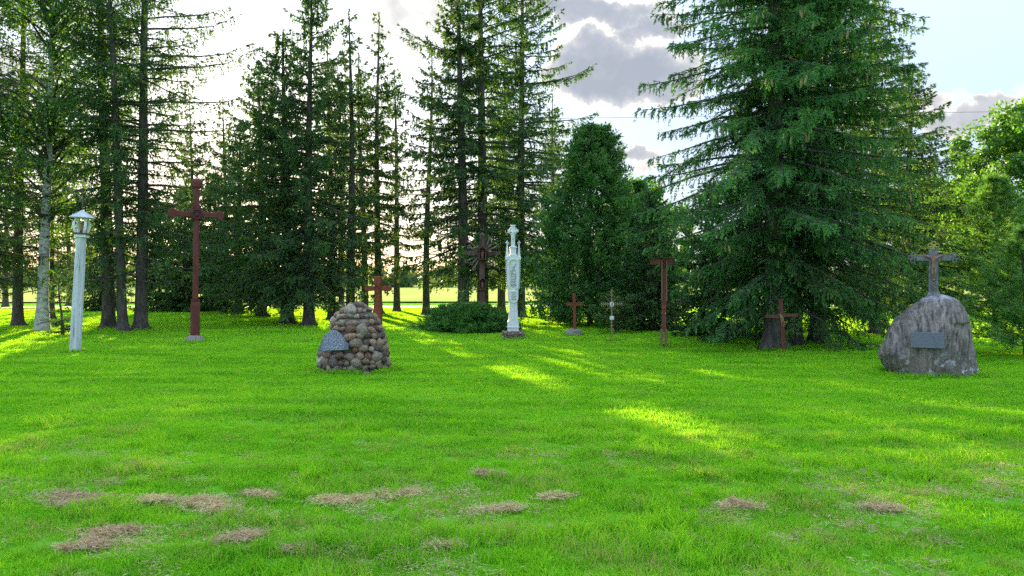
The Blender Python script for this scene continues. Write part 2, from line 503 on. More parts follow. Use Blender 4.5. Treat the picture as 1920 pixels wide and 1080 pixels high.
def ground_mat():
    m, t = new_mat('turf')
    pos = t.add('ShaderNodeNewGeometry').outputs['Position']
    n1 = t.noise(pos, 0.35, 3.0, 0.6)
    n2 = t.noise(pos, 3.0, 5.0, 0.7)
    col = t.ramp(t.math('ADD', t.math('MULTIPLY', n1, 0.5), t.math('MULTIPLY', n2, 0.5)),
                 [(0.3, (0.080, 0.290, 0.016)), (0.55, (0.13, 0.40, 0.022)), (0.75, (0.22, 0.48, 0.04))])
    fine = t.noise(pos, 45.0, 4.0, 0.7)
    col = t.mix(t.smooth(fine, 0.50, 0.68, 0.0, 0.45), col, (0.16, 0.14, 0.06))
    bp = t.add('ShaderNodeBump', {'Height': t.noise(pos, 30.0, 4.0, 0.7), 'Strength': 0.6, 'Distance': 0.05})
    b = t.add('ShaderNodeBsdfDiffuse', {'Color': col, 'Normal': bp.outputs[0]})
    t.add('ShaderNodeOutputMaterial', {'Surface': b.outputs[0]})
    return m


def field_mat():
    m, t = new_mat('crop_field')
    pos = t.add('ShaderNodeNewGeometry').outputs['Position']
    mp = t.add('ShaderNodeMapping', {'Vector': pos, 'Scale': (0.3, 0.05, 1)}).outputs[0]
    col = t.ramp(t.noise(mp, 0.5, 4.0, 0.6), [(0.3, (0.27, 0.34, 0.09)), (0.7, (0.40, 0.45, 0.13))])
    b = t.add('ShaderNodeBsdfDiffuse', {'Color': col})
    t.add('ShaderNodeOutputMaterial', {'Surface': b.outputs[0]})
    return m


M['stone'] = stone_mat()
M['boulder'] = boulder_mat()
M['plaque'] = plaque_mat()
M['grass'] = grass_mat()
M['turf'] = ground_mat()
M['field'] = field_mat()


# ------------------------------------------------------------------ the ground, path, field
def build_ground():
    def axis(lim):
        a = [0.0]
        step = 0.35
        while a[-1] < lim:
            a.append(a[-1] + step)
            if a[-1] > 30:
                step *= 1.25
        return a
    xs = np.array(sorted(set([-v for v in axis(1500)] + axis(1500))))
    ys = np.array([-v for v in (1500, 400, 100, 30, 10, 4)] + axis(2500))
    X, Y = np.meshgrid(xs, ys)
    Z = gz(X, Y)
    v = np.stack([X, Y, Z], -1).reshape(-1, 3)
    nx, ny = len(xs), len(ys)
    i = (np.arange(ny - 1)[:, None] * nx + np.arange(nx - 1)[None, :]).ravel()
    tr = np.concatenate([np.stack([i, i + 1, i + nx + 1], -1), np.stack([i, i + nx + 1, i + nx], -1)])
    o = obj('ground', mesh_from('ground', v, tr, M['turf'], smooth=True))
    tag(o, 'green mown lawn stretching to the horizon', kind='structure')
    def strip(name, pts_lo, pts_hi, z, mat, label):
        n = len(pts_lo)
        vv = [(x, y, z) for x, y in pts_lo] + [(x, y, z) for x, y in pts_hi]
        tt = []
        for k in range(n - 1):
            tt += [(k, k + 1, n + k + 1), (k, n + k + 1, n + k)]
        s = obj(name, mesh_from(name, vv, tt, mat))
        return tag(s, label, kind='structure')
    xs = np.linspace(-70, 60, 40)
    lo = [(x, 44.5 + 0.05 * x + 0.4 * math.sin(x * 0.2)) for x in xs]
    hi = [(x, y + 3.6 + 0.2 * math.sin(x * 0.5)) for x, y in lo]
    strip('path', lo, hi, 0.05, M['gravel'], 'pale gravel path behind the trees')
    xs = np.linspace(-260, 260, 30)
    strip('field', [(x, 55 + 0.04 * x) for x in xs], [(x, 260) for x in xs], 0.10, M['field'], 'pale green crop field beyond the gravel path')


build_ground()


# ------------------------------------------------------------------ foliage generators
def unit(a):
    return a / np.maximum(np.linalg.norm(a, axis=-1, keepdims=True), 1e-9)


class Foliage:
    """gathers thin needle and leaf faces as arrays"""
    def __init__(self, seed):
        self.r = np.random.default_rng(seed)
        self.v, self.t, self.n = [], [], 0

    def spikes(self, p, d, length, width, tint):
        """triangles from p along unit d"""
        p, d = np.asarray(p), unit(np.asarray(d))
        m = len(p)
        length, width = np.broadcast_to(length, m), np.broadcast_to(width, m)
        side = unit(np.cross(d, self.r.normal(size=(m, 3))))
        w = side * (width / 2)[:, None]
        mid = p + d * (length * 0.35)[:, None]
        v = np.stack([p - w * 0.25, mid - w, mid + w, p + d * length[:, None]], 1)
        base = self.n + 4 * np.arange(m)[:, None]
        self.v.append(v.reshape(-1, 3))
        # one kite of two triangles
        self.tri(np.concatenate([base + np.array([[0, 2, 1]]), base + np.array([[1, 2, 3]])]))
        self.t.append(np.repeat(np.broadcast_to(tint, m), 4))
        self.n += 4 * m

    def tri(self, f):
        if not hasattr(self, 'f'):
            self.f = []
        self.f.append(f)

    def leaves(self, p, size, tint, droop=0.0, aspect=0.7):
        m = len(p)
        a = self.r.normal(size=(m, 3))
        a[:, 2] -= droop
        a = unit(a)
        b = unit(np.cross(a, self.r.normal(size=(m, 3))))
        s = np.broadcast_to(size, m)[:, None]
        v = np.stack([p - a * s * 0.5, p + b * s * 0.5 * aspect, p + a * s * 0.5, p - b * s * 0.5 * aspect], 1)
        base = self.n + 4 * np.arange(m)[:, None]
        self.v.append(v.reshape(-1, 3))
        self.tri(np.concatenate([base + np.array([[0, 1, 2]]), base + np.array([[0, 2, 3]])]))
        self.t.append(np.repeat(np.broadcast_to(tint, m), 4))
        self.n += 4 * m

    def mesh(self, name, mat):
        return mesh_from(name, np.concatenate(self.v), np.concatenate(self.f), mat, np.clip(np.concatenate(self.t), 0, 1))


class Wood:
    """gathers tapered limbs"""
    def __init__(self):
        self.v, self.f, self.n = [], [], 0

    def limb(self, pts, rad, sides=6):
        pts = np.asarray(pts, float)
        rad = np.broadcast_to(rad, len(pts))
        k = len(pts)
        tan = np.gradient(pts, axis=0)
        tan = unit(tan)
        ref = np.array([0.31, 0.95, 0.05]) if abs(tan[0, 2]) > 0.6 else np.array([0.0, 0.1, 1.0])
        a = unit(np.cross(tan, ref))
        b = np.cross(tan, a)
        th = 2 * np.pi * np.arange(sides) / sides
        ring = pts[:, None, :] + rad[:, None, None] * (np.cos(th)[None, :, None] * a[:, None, :] + np.sin(th)[None, :, None] * b[:, None, :])
        self.v.append(ring.reshape(-1, 3))
        i = np.arange(k - 1)[:, None] * sides
        j = np.arange(sides)[None, :]
        j2 = (j + 1) % sides
        q = np.stack([i + j, i + j2, i + sides + j2, i + sides + j], -1).reshape(-1, 4) + self.n
        self.f.append(np.concatenate([q[:, [0, 1, 2]], q[:, [0, 2, 3]]]))
        self.n += k * sides

    def mesh(self, name, mat):
        return mesh_from(name, np.concatenate(self.v), np.concatenate(self.f), mat, smooth=True)


def trunk_axis(H, lean, wob, rng, n=22):
    z = np.linspace(0, H, n)
    u = z / H
    ph = rng.uniform(0, 6, 2)
    x = lean[0] * u ** 0.9 * H + wob * (np.sin(u * 5 + ph[0]) - np.sin(ph[0])) * u
    y = lean[1] * u * H + wob * (np.sin(u * 4 + ph[1]) - np.sin(ph[1])) * u
    return np.stack([x, y, z], -1)


def make_spruce(seed, H, base, Rm, trunk_r, step=0.36, per=6, sec=0.10, hang=0.75, spike=0.075, width=0.016, thin=0.0,
                lean=(0, 0), wob=0.08, low_dead=0.0, prof=0.8, secl=1.0, side=None, gap=None, short=None, lmin=0.50, ns=5, upturn=0.25, droop0=0.30, mat='spruce', cut=None):
    """an old Norway spruce: whorls of sagging limbs with curtains of hanging branchlets"""
    F = Foliage(seed)
    W = Wood()
    B = W
    rng = F.r
    ax = trunk_axis(H, lean, wob, rng)
    zz = ax[:, 2]
    rad = trunk_r * (1 - zz / H) ** 0.85 + 0.012
    rad = rad * (1 + 0.55 * np.exp(-zz / 0.28))
    # finer rings near the flare
    fz = np.array([0, 0.08, 0.18, 0.32, 0.55])
    allz = np.unique(np.concatenate([fz, zz]))
    pts = np.stack([np.interp(allz, zz, ax[:, 0]), np.interp(allz, zz, ax[:, 1]), allz], -1)
    rr = (trunk_r * (1 - allz / H) ** 0.85 + 0.012) * (1 + 0.60 * np.exp(-allz / 0.22))
    pts[0, 2] = -0.15
    W.limb(pts, rr, 14)
    for k in range(6):                                   # root buttresses
        a = rng.uniform(0, 2 * np.pi)
        L = trunk_r * rng.uniform(1.7, 2.6)
        W.limb([(np.cos(a) * trunk_r * 0.6, np.sin(a) * trunk_r * 0.6, 0.30), (np.cos(a) * trunk_r * 1.15, np.sin(a) * trunk_r * 1.15, 0.12),
                (np.cos(a) * L, np.sin(a) * L, -0.06)], [trunk_r * 0.45, trunk_r * 0.34, trunk_r * 0.14], 7)
    P, D, Ls, TI, ST = [], [], [], [], []
    z = base
    cones = []
    while z < H - 0.25:
        u = (z - base) / (H - base)
        n = max(3, int(round(per * (1.0 - 0.3 * u))))
        a0 = rng.uniform(0, 2 * np.pi)
        wl = rng.uniform(0.82, 1.10)
        for k in range(n):
            if rng.random() < thin:
                continue
            a = a0 + 2 * np.pi * k / n + rng.normal(0, 0.25)
            zb = z + rng.uniform(-0.5, 0.5) * step
            L = Rm * max(0.05, (1 - u) ** prof) * rng.uniform(lmin, 1.15) * wl * (0.74 + 0.26 * min(1, u / 0.16))
            if side is not None:
                L *= 1.0 + side[1] * math.cos(a - side[0])
            if gap is not None and zb < gap[1]:
                off = abs((a - gap[0] + math.pi) % (2 * math.pi) - math.pi)
                if off < gap[2]:
                    L *= 0.22
            if short is not None and zb < short[1] and abs((a - short[0] + math.pi) % (2 * math.pi) - math.pi) < short[2]:
                L = min(L, short[3] * rng.uniform(0.8, 1.0))
            if L < 0.12:
                L = 0.12
            hx, hy = math.cos(a), math.sin(a)
            e0 = (-0.12 + 0.75 * u ** 1.2) + rng.normal(0, 0.09)
            dr = droop0 * (1 - 0.55 * u) * rng.uniform(0.75, 1.3)
            s = np.linspace(0, 1, 9)
            r = L * s
            h = L * (e0 * s - dr * s ** 2 + upturn * s ** 4)
            curl = rng.normal(0, 0.10) * L * s ** 2
            bx = np.interp(zb, zz, ax[:, 0])
            by = np.interp(zb, zz, ax[:, 1])
            bp = np.stack([bx + hx * r - hy * curl, by + hy * r + hx * curl, zb + h], -1)
            if bp[:, 2].min() < 0.12:
                bp[:, 2] = np.maximum(bp[:, 2], 0.12 + 0.1 * rng.random())
            B.limb(bp[::2], np.linspace(0.010 + 0.011 * L, 0.004, 5), 4)
            dead = u < low_dead and rng.random() < 0.75
            m = max(3, int(L / sec))
            for sd in (-1, 1):
                t = rng.uniform(0.12 if not dead else 0.6, 1.0, m if not dead else max(2, m // 4))
                t = np.sort(t)
                i = np.clip((t * 8).astype(int), 0, 7)
                fr = t * 8 - i
                p0 = bp[i] * (1 - fr[:, None]) + bp[i + 1] * fr[:, None]
                tg = unit(bp[i + 1] - bp[i])
                lat = np.stack([-tg[:, 1], tg[:, 0], np.zeros(len(t))], -1) * sd
                ang = np.radians(rng.uniform(35, 75, len(t)))[:, None]
                d = unit(tg * np.cos(ang) + lat * np.sin(ang) + rng.normal(0, 0.12, (len(t), 3)))
                ln = (0.16 + 0.30 * L * (1 - t) * 0.55 + 0.10 * rng.random(len(t))) * secl * rng.uniform(0.6, 1.25, len(t))
                ln = np.minimum(ln, 0.9 * secl)
                P.append(p0)
                D.append(d)
                Ls.append(ln)
                TI.append(np.clip(rng.normal(0.35, 0.16, len(t)) + 0.25 * (t - 0.5), 0, 1))
            # the leading shoot
            P.append(bp[-1:])
            D.append(unit(bp[-1:] - bp[-2:-1]))
            Ls.append(np.array([0.18]))
            TI.append(np.array([0.6]))
            if 0.02 < u < 0.8 and rng.random() < 0.35:
                cones.append(bp[7] * 0.5 + bp[8] * 0.5)
        z += step * rng.uniform(0.8, 1.2)
    P, D, Ls, TI = map(np.concatenate, (P, D, Ls, TI))
    # tip of the tree
    tip = ax[-1]
    F.spikes(np.repeat(tip[None] - np.array([[0, 0, 0.5]]), 24, 0) + np.c_[np.zeros((24, 2)), rng.uniform(0, 0.5, 24)],
             np.c_[rng.normal(0, 0.5, (24, 2)), np.ones(24)], 0.16, width * 1.2, 0.5)
    if cut is not None:
        keep = cut(P)
        P, D, Ls, TI = P[keep], D[keep], Ls[keep], TI[keep]
    hg = np.where(rng.random(len(P)) < 0.45, rng.uniform(0.1, 0.4, len(P)), np.clip(rng.normal(hang, 0.14, len(P)), 0.05, 0.98))
    for k in range(ns):
        v = (k + rng.uniform(0.1, 0.95, len(P))) / ns
        side_len = (v - 0.5 * hg * v * v) * (1 - 0.45 * hg)
        q = P + D * (Ls * side_len)[:, None]
        q[:, 2] -= Ls * hg * v ** 1.4 * 0.85
        tan = D * (1 - hg * v)[:, None]
        tan[:, 2] -= hg * v * 1.1 + 0.05
        tan = unit(tan)
        for j in range(3):
            perp = rng.normal(size=(len(P), 3))
            perp -= tan * np.sum(perp * tan, 1, keepdims=True)
            perp = unit(perp)
            d = tan * rng.uniform(0.65, 1.0, (len(P), 1)) + perp * rng.uniform(0.18, 0.58, (len(P), 1))
            F.spikes(q + perp * 0.004, d, spike * rng.uniform(0.7, 1.35, len(P)) * (1.15 - 0.3 * v), width * rng.uniform(0.7, 1.3, len(P)),
                     TI + 0.30 * (v > 0.75) * rng.random(len(P)) + rng.normal(0, 0.07, len(P)))
    return {'trunk': W.mesh('trunk', M['bark']), 'crown': F.mesh('crown', M[mat]), 'cones': cones, 'H': H}


def make_broad(seed, H, base, Rx, trunk_r, clumps=70, per=420, leaf=0.13, mat='broad', bark='bark', droop=0.0, spread=0.55, lean=(0, 0), flat=1.0):
    """a broadleaf tree: forked limbs that end in clumps of separate leaves"""
    F = Foliage(seed)
    W = Wood()
    rng = F.r
    ax = trunk_axis(H * 0.86, lean, 0.12, rng, 16)
    rr = trunk_r * (1 - ax[:, 2] / H) ** 0.9 * (1 + 0.5 * np.exp(-ax[:, 2] / 0.3)) + 0.01
    ax[0, 2] = -0.15
    W.limb(ax, rr, 12)
    trunk_n = len(W.f[0])
    cz = (base + H) / 2
    hz = (H - base) / 2
    for k in range(clumps):
        for _ in range(40):
            q = rng.uniform(-1, 1, 3)
            rad = math.sqrt(q @ q)
            if 0.42 < rad < 1.0:
                break
        w = 1.0 - 0.30 * max(0, q[2]) + 0.08 * math.sin(3 * math.atan2(q[1], q[0]) + seed)
        c = np.array([q[0] * Rx * w, q[1] * Rx * w * flat, cz + q[2] * hz])
        c[:2] += np.array([np.interp(c[2], ax[:, 2], ax[:, 0]), np.interp(c[2], ax[:, 2], ax[:, 1])])
        zb = max(base * 0.7, c[2] - rng.uniform(0.25, 0.5) * np.hypot(c[0], c[1]) - 0.4)
        zb = min(zb, ax[-1, 2])
        b = np.array([np.interp(zb, ax[:, 2], ax[:, 0]), np.interp(zb, ax[:, 2], ax[:, 1]), zb])
        mid = (b + c) / 2 + np.array([0, 0, 0.12 * np.linalg.norm(c - b)])
        W.limb([b, mid, c], [0.022 * H / 8 + 0.01, 0.014 * H / 8 + 0.006, 0.004], 5)
        cr = spread * rng.uniform(0.6, 1.35)
        n = int(per * rng.uniform(0.6, 1.3))
        g = rng.normal(size=(n, 3))
        g = unit(g) * (rng.random((n, 1)) ** 0.45)
        p = c + g * np.array([cr, cr, cr * 0.72])
        if droop:
            p[:, 2] -= droop * cr * np.abs(rng.normal(0, 1, n))
        F.leaves(p, leaf * rng.uniform(0.6, 1.3, n), np.clip(rng.normal(0.42, 0.16) + rng.normal(0, 0.13, n) + 0.10 * g[:, 2], 0, 1), droop=0.6)
    tm = W.mesh('trunk', M[bark])
    if bark != 'bark':
        tm.materials.append(M['bark'])
        ids = np.zeros(len(tm.polygons), np.int32)
        ids[trunk_n:] = 1
        tm.polygons.foreach_set('material_index', ids)
    return {'trunk': tm, 'crown': F.mesh('crown', M[mat]), 'H': H}


def make_thuja(seed, H, Rm, mat='thuja', plumes=900, base=0.15, spike=0.09, width=0.035, top=0.62, up=0.9, per=38, shape=None):
    """a dense evergreen of upswept fan sprays on a lumpy cone"""
    F = Foliage(seed)
    W = Wood()
    rng = F.r
    for k in range(4):
        a = rng.uniform(0, 6.28)
        W.limb([(0.12 * math.cos(a), 0.12 * math.sin(a), -0.1), (0.22 * math.cos(a), 0.22 * math.sin(a), H * 0.35), (0.1 * math.cos(a), 0.1 * math.sin(a), H * 0.8)], [0.09, 0.06, 0.015], 8)
    u = rng.random(plumes) ** 1.15
    th = rng.uniform(0, 2 * np.pi, plumes)
    z = base + u * (H - base)
    if shape is None:
        R_ = Rm * np.clip(1.02 - u, 0, 1) ** top * (0.72 + 0.28 * np.minimum(1, u / 0.18))
    else:
        R_ = Rm * shape(u)
    lump = 1 + 0.18 * np.sin(3 * th + 5 * u + seed) + 0.16 * np.sin(7 * th - 11 * u) + 0.15 * np.sin(17 * u + 2 * th) + 0.10 * np.sin(11 * th + 23 * u)
    rad = R_ * lump * rng.uniform(0.55, 1.08, plumes)
    c = np.stack([rad * np.cos(th), rad * np.sin(th), z], -1)
    out = np.stack([np.cos(th), np.sin(th), np.full(plumes, up)], -1)
    out = unit(out + rng.normal(0, 0.28, (plumes, 3)))
    ln = rng.uniform(0.22, 0.48, plumes) * (0.6 + 0.4 * H / 6)
    ti = np.clip(rng.normal(0.40, 0.17, plumes), 0, 1)
    for i in range(per):
        v = rng.random(plumes)
        lat = rng.normal(0, 1, (plumes, 3))
        lat -= out * np.sum(lat * out, 1, keepdims=True)
        p = c + out * (ln * (v - 0.3))[:, None] + lat * (0.30 * ln * (1.05 - v))[:, None] * 0.55
        d = out * 0.8 + lat * 0.5 + rng.normal(0, 0.22, (plumes, 3))
        F.spikes(p, d, spike * rng.uniform(0.6, 1.4, plumes), width * rng.uniform(0.6, 1.3, plumes), ti + 0.18 * v + rng.normal(0, 0.07, plumes))
    return {'trunk': W.mesh('stems', M['bark']), 'crown': F.mesh('crown', M[mat]), 'H': H}


def make_pine(seed, H, Rm, trunk_r=0.07, base=0.35, tufts=1500, needle=0.11, per=30, mat='pine'):
    F = Foliage(seed)
    W = Wood()
    rng = F.r
    ax = trunk_axis(H, (0.0, 0.0), 0.06, rng, 14)
    W.limb(ax, trunk_r * (1 - ax[:, 2] / H) + 0.01, 9)
    z = base
    cs, ds = [], []
    while z < H - 0.15:
        u = (z - base) / (H - base)
        n = 6
        a0 = rng.uniform(0, 6.28)
        for k in range(n):
            a = a0 + k * 6.28 / n + rng.normal(0, 0.2)
            L = Rm * (1 - u) ** 0.95 * rng.uniform(0.65, 1.1) + 0.1
            s = np.linspace(0, 1, 6)
            e = 0.15 + 0.6 * u
            p = np.stack([np.cos(a) * L * s, np.sin(a) * L * s, z + L * (e * s + 0.18 * s ** 2)], -1)
            W.limb(p, np.linspace(0.018, 0.005, 6), 4)
            m = int(18 + 30 * L)
            t = rng.uniform(0.3, 1.0, m)
            q = np.stack([np.interp(t, s, p[:, i]) for i in range(3)], -1)
            off = rng.normal(0, 1, (m, 3)) * 0.11 * (0.5 + L * 0.3)
            cs.append(q + off)
            ds.append(unit(np.stack([np.full(m, np.cos(a)), np.full(m, np.sin(a)), np.full(m, 0.9)], -1) + off * 2))
        z += 0.30 * rng.uniform(0.8, 1.2)
    c, d = np.concatenate(cs), np.concatenate(ds)
    ti = np.clip(rng.normal(0.5, 0.2, len(c)), 0, 1)
    for i in range(per):
        v = rng.uniform(-0.5, 1, len(c))
        g = rng.normal(0, 1, c.shape)
        F.spikes(c + d * (0.10 * v)[:, None], d * 0.9 + unit(g) * 0.9, needle * rng.uniform(0.7, 1.2, len(c)), 0.014, ti + rng.normal(0, 0.08, len(c)))
    F.spikes(np.repeat(ax[-1][None], 30, 0) - np.c_[np.zeros((30, 2)), rng.uniform(0, 0.3, 30)], np.c_[rng.normal(0, 0.4, (30, 2)), np.ones(30)], needle, 0.014, 0.6)
    return {'trunk': W.mesh('trunk', M['bark']), 'crown': F.mesh('crown', M[mat]), 'H': H}


def plant(kit, name, label, cat, loc, rotz=0.0, scale=1.0, group=None, cones=0, tilt=(0, 0)):
    o = thing(name, label, cat, loc, rotz, group)
    o.rotation_euler = (tilt[0], tilt[1], rotz)
    o.scale = (scale, scale, scale) if not hasattr(scale, '__len__') else scale
    for part in ('trunk', 'crown'):
        if part in kit:
            c = obj(part, kit[part], o)
            if part == 'crown':
                c['kind'] = 'stuff'
    return o


# ------------------------------------------------------------------ trees
KIT = {}
KIT['near_a'] = make_spruce(11, 16.5, 1.30, 3.2, 0.235, step=0.33, per=9, sec=0.085, hang=0.80, spike=0.085, width=0.021, mat='spruce_near',
                            prof=0.50, droop0=0.44, upturn=0.16, secl=1.15, ns=7, thin=0.08, side=(math.pi, 0.10), lmin=0.74, gap=(-math.pi / 2, 3.3, 0.75), short=(-math.pi + 0.45, 3.1, 0.95, 2.1))
KIT['near_b'] = make_spruce(23, 16.0, 1.30, 3.1, 0.190, step=0.35, per=9, sec=0.09, hang=0.80, spike=0.085, width=0.021, mat='spruce_near',
                            prof=0.50, droop0=0.46, upturn=0.16, secl=1.15, ns=7, thin=0.08, side=(0.0, 0.12), lmin=0.74, gap=(-math.pi / 2 - 0.3, 3.3, 0.75))
KIT['slim'] = make_spruce(41, 13.0, 2.0, 2.25, 0.185, step=0.33, per=7, sec=0.10, hang=0.70, spike=0.12, width=0.042, thin=0.36, prof=0.62,
                          low_dead=0.22, ns=4, droop0=0.30, wob=0.10, secl=1.1)
KIT['slim_b'] = make_spruce(47, 13.0, 2.6, 2.05, 0.17, step=0.36, per=6, sec=0.10, hang=0.65, spike=0.12, width=0.042, thin=0.42, prof=0.58,
                            low_dead=0.55, ns=4, droop0=0.28, wob=0.14, secl=1.1)
KIT['full'] = make_spruce(53, 13.0, 1.5, 3.3, 0.23, step=0.34, per=8, sec=0.105, hang=0.80, spike=0.115, width=0.042, thin=0.2, prof=0.66, ns=4, droop0=0.38, secl=1.15)
KIT['sparse'] = make_spruce(61, 17.0, 1.9, 3.0, 0.190, step=0.36, per=6, sec=0.11, hang=0.88, spike=0.11, width=0.032, thin=0.36, prof=0.36,
                            low_dead=0.06, ns=4, droop0=0.30, wob=0.16, secl=1.3)
KIT['sparse_b'] = make_spruce(67, 17.5, 1.8, 3.4, 0.185, step=0.38, per=6, sec=0.11, hang=0.90, spike=0.11, width=0.032, thin=0.36, prof=0.36,
                              low_dead=0.05, ns=4, droop0=0.28, wob=0.14, secl=1.35, side=(0.0, 0.22))
KIT['wide'] = make_spruce(71, 18.0, 2.0, 4.3, 0.25, step=0.38, per=7, sec=0.115, hang=0.78, spike=0.115, width=0.042, thin=0.26, prof=0.46, ns=4,
                          droop0=0.32, upturn=0.22, secl=1.15)
KIT['low'] = make_spruce(79, 6.5, 0.25, 2.4, 0.11, step=0.28, per=8, sec=0.10, hang=0.6, spike=0.12, width=0.046, prof=0.7, ns=4)
KIT['young'] = make_spruce(83, 1.75, 0.06, 0.62, 0.028, step=0.20, per=6, sec=0.055, hang=0.25, spike=0.06, width=0.016, prof=0.9, ns=3, droop0=0.15, upturn=0.2, secl=0.6)
KIT['thuja'] = make_thuja(5, 6.2, 1.95, plumes=3300, per=32, spike=0.10, width=0.046, top=0.58)
KIT['thuja_dark'] = make_thuja(9, 4.6, 1.35, plumes=1500, per=30, spike=0.10, width=0.048)
KIT['broad'] = make_broad(3, 11.0, 1.6, 3.4, 0.22, clumps=95, per=330, leaf=0.17, spread=0.75)
KIT['broad_b'] = make_broad(7, 9.0, 1.2, 3.0, 0.18, clumps=80, per=330, leaf=0.17, spread=0.70)
KIT['birch'] = make_broad(13, 15.0, 3.2, 2.6, 0.17, clumps=110, per=260, leaf=0.095, mat='birch_leaf', bark='birch_bark', droop=0.9, spread=0.60, lean=(0.02, 0.0))
KIT['pine'] = make_pine(15, 4.5, 1.75, needle=0.11, per=20)
KIT['shrub'] = make_broad(19, 1.9, 0.15, 1.1, 0.03, clumps=38, per=120, leaf=0.07, spread=0.26, mat='birch_leaf')


def spruce(kit, px, py, label, H=None, rot=0.0, group=None, sx=1.0, tilt=(0, 0), name='spruce_tree'):
    k = KIT[kit]
    s = 1.0 if H is None else H / k['H']
    return plant(k, name, label, 'spruce', ground(px, py), R(rot), (s * sx, s * sx, s), group, tilt=tilt)


RIGHT = 'spruces standing close together on the right'
right_a = spruce('near_a', 1452, 655, 'tall dark spruce with the thickest trunk, behind the leaning brown cross', rot=0, group=RIGHT)
spruce('near_b', 1492, 649, 'spruce with a slim trunk just right of the thickest trunk', H=14.5, rot=200, sx=0.86, group=RIGHT)
right_c = spruce('near_b', 1534, 647, 'dark spruce nearest the boulder, rightmost trunk of the close group', rot=15, group=RIGHT)
spruce('near_b', 1640, 627, 'spruce in the second row filling the gap left of the boulder', H=10.0, rot=100, sx=1.3, group=RIGHT)
spruce('full', 1700, 618, 'spruce farthest right of the group, its foliage hanging behind the iron cross', H=8.6, rot=200, sx=1.2, group=RIGHT)
spruce('low', 1338, 634, 'low dense spruce sweeping the grass right of the tall plank cross', H=4.4, rot=200, sx=1.05, group=RIGHT)
LEFT = 'three bare trunked spruces behind the white post'
spruce('sparse', 203, 617, 'bare trunked spruce, left of the three behind the white post', rot=40, group=LEFT)
spruce('sparse', 230, 622, 'slightly leaning bare trunked spruce, middle of the three behind the white post', H=16.0, rot=170, sx=0.8, group=LEFT, tilt=(0, R(2.2)))
spruce('sparse_b', 263, 620, 'bare trunked spruce with long limbs reaching right, beside the tall red cross', rot=0, group=LEFT, tilt=(0, R(1.8)))
spruce('sparse', 33, 612, 'spruce with a dark trunk left of the birch', H=15, rot=250)
spruce('wide', -75, 628, 'spruce at the left edge with foliage hanging into view', H=15, rot=80, sx=0.85)
spruce('sparse_b', 95, 600, 'spruce standing behind the birch and the white post', H=13, rot=150)
spruce('slim', 10, 577, 'thin far spruce trunk at the left edge before the sunny field', H=11, rot=10)
plant(KIT['birch'], 'birch_tree', 'birch with a white and black trunk near the white post', 'birch', ground(78, 621), R(30))
spruce('young', 117, 630, 'young knee high spruce between the birch and the white post', name='spruce_sapling')

CLUMP = 'dense spruces left of the stone cairn'
spruce('full', 490, 594, 'dense spruce with paired dark trunks, right of the tall red cross', H=11.5, rot=20, group=CLUMP)
spruce('full', 538, 607, 'broad dense spruce in the middle of the dark clump', H=11.0, rot=120, sx=1.15, group=CLUMP)
spruce('full', 579, 612, 'tallest spruce of the dark clump left of the cairn', H=12.6, rot=230, sx=0.85, group=CLUMP)
spruce('full', 447, 588, 'dense spruce directly right of the tall red cross', H=9.5, rot=300, sx=1.1, group=CLUMP)
spruce('slim', 622, 601, 'slender spruce on the right edge of the dark clump', H=11.2, rot=80, group=CLUMP)
spruce('slim', 657, 604, 'slender pointed spruce behind the left side of the cairn', H=12.3, rot=10)
spruce('slim_b', 684, 592, 'thin spruce behind the cairn, left of the brown red cross', H=12.0, rot=140)
spruce('slim', 709, 590, 'thin pointed spruce rising above the brown red cross', H=14.2, rot=200, sx=0.9)
spruce('slim_b', 744, 586, 'straight bare trunked spruce right of the brown red cross', H=12.3, rot=60)
spruce('slim_b', 799, 592, 'bare trunked spruce left of the juniper with a dangling low branch', H=12.3, rot=300)
spruce('slim', 869, 603, 'spruce trunk left of the rayed wooden cross', H=15.5, rot=100)
spruce('wide', 905, 600, 'big spruce behind the rayed wooden cross, its crown leaving the picture', H=17.5, rot=30)
spruce('wide', 975, 596, 'big spruce behind the white carved column', H=16.5, rot=190)
spruce('slim', 940, 590, 'thin spruce trunk between the rayed cross and the white column', H=13, rot=280)
BACK = 'dark low spruces at the back of the lawn'
for px, py, H, rot, lab in ((190, 583, 6.0, 0, 'low dark spruce behind the left bare trunk'), (300, 584, 5.5, 120, 'low dark spruce behind the three bare trunks'),
                            (350, 586, 6.5, 220, 'low dark spruce behind the foot of the tall red cross'), (400, 582, 7.5, 60, 'low dark spruce right behind the tall red cross'),
                            (1222, 620, 4.6, 15, 'dark low spruce behind the tall plank cross with the longer left arm')):
    spruce('low', px, py, lab, H=H, rot=rot, group=BACK)
FARROW = 'thin spruces in the far row'
for px, py, H, rot, kit, lab in ((360, 578, 12, 40, 'slim', 'thin far spruce rising behind the tall red cross'), (425, 577, 12.5, 90, 'slim', 'thin far spruce at the left end of the dark clump'),
                                 (520, 579, 13, 160, 'slim_b', 'thin far spruce hidden in the middle of the dark clump'), (640, 577, 12, 250, 'slim_b', 'thin far spruce left above the cairn'),
                                 (1040, 580, 12, 110, 'slim', 'thin far spruce left of the rounded evergreen'), (130, 574, 12, 200, 'slim_b', 'thin far spruce seen left of the white post lantern'),
                                 (-40, 580, 13, 30, 'slim', 'thin far spruce beyond the left edge')):
    spruce(kit, px, py, lab, H=H, rot=rot, group=FARROW)
plant(KIT['thuja'], 'thuja_tree', 'rounded dense evergreen between the white column and the spiked cross', 'evergreen', ground(1112, 611), R(40), 1.13)
plant(KIT['thuja_dark'], 'thuja_tree', 'dark evergreen bush behind the spiked cross, right of the rounded one', 'evergreen', ground(1190, 606), R(140), (1.35, 1.35, 1.15))
plant(KIT['shrub'], 'shrub', 'low leafy shrub behind the thin spiked cross', 'shrub', ground(1158, 624), R(20), 0.75)
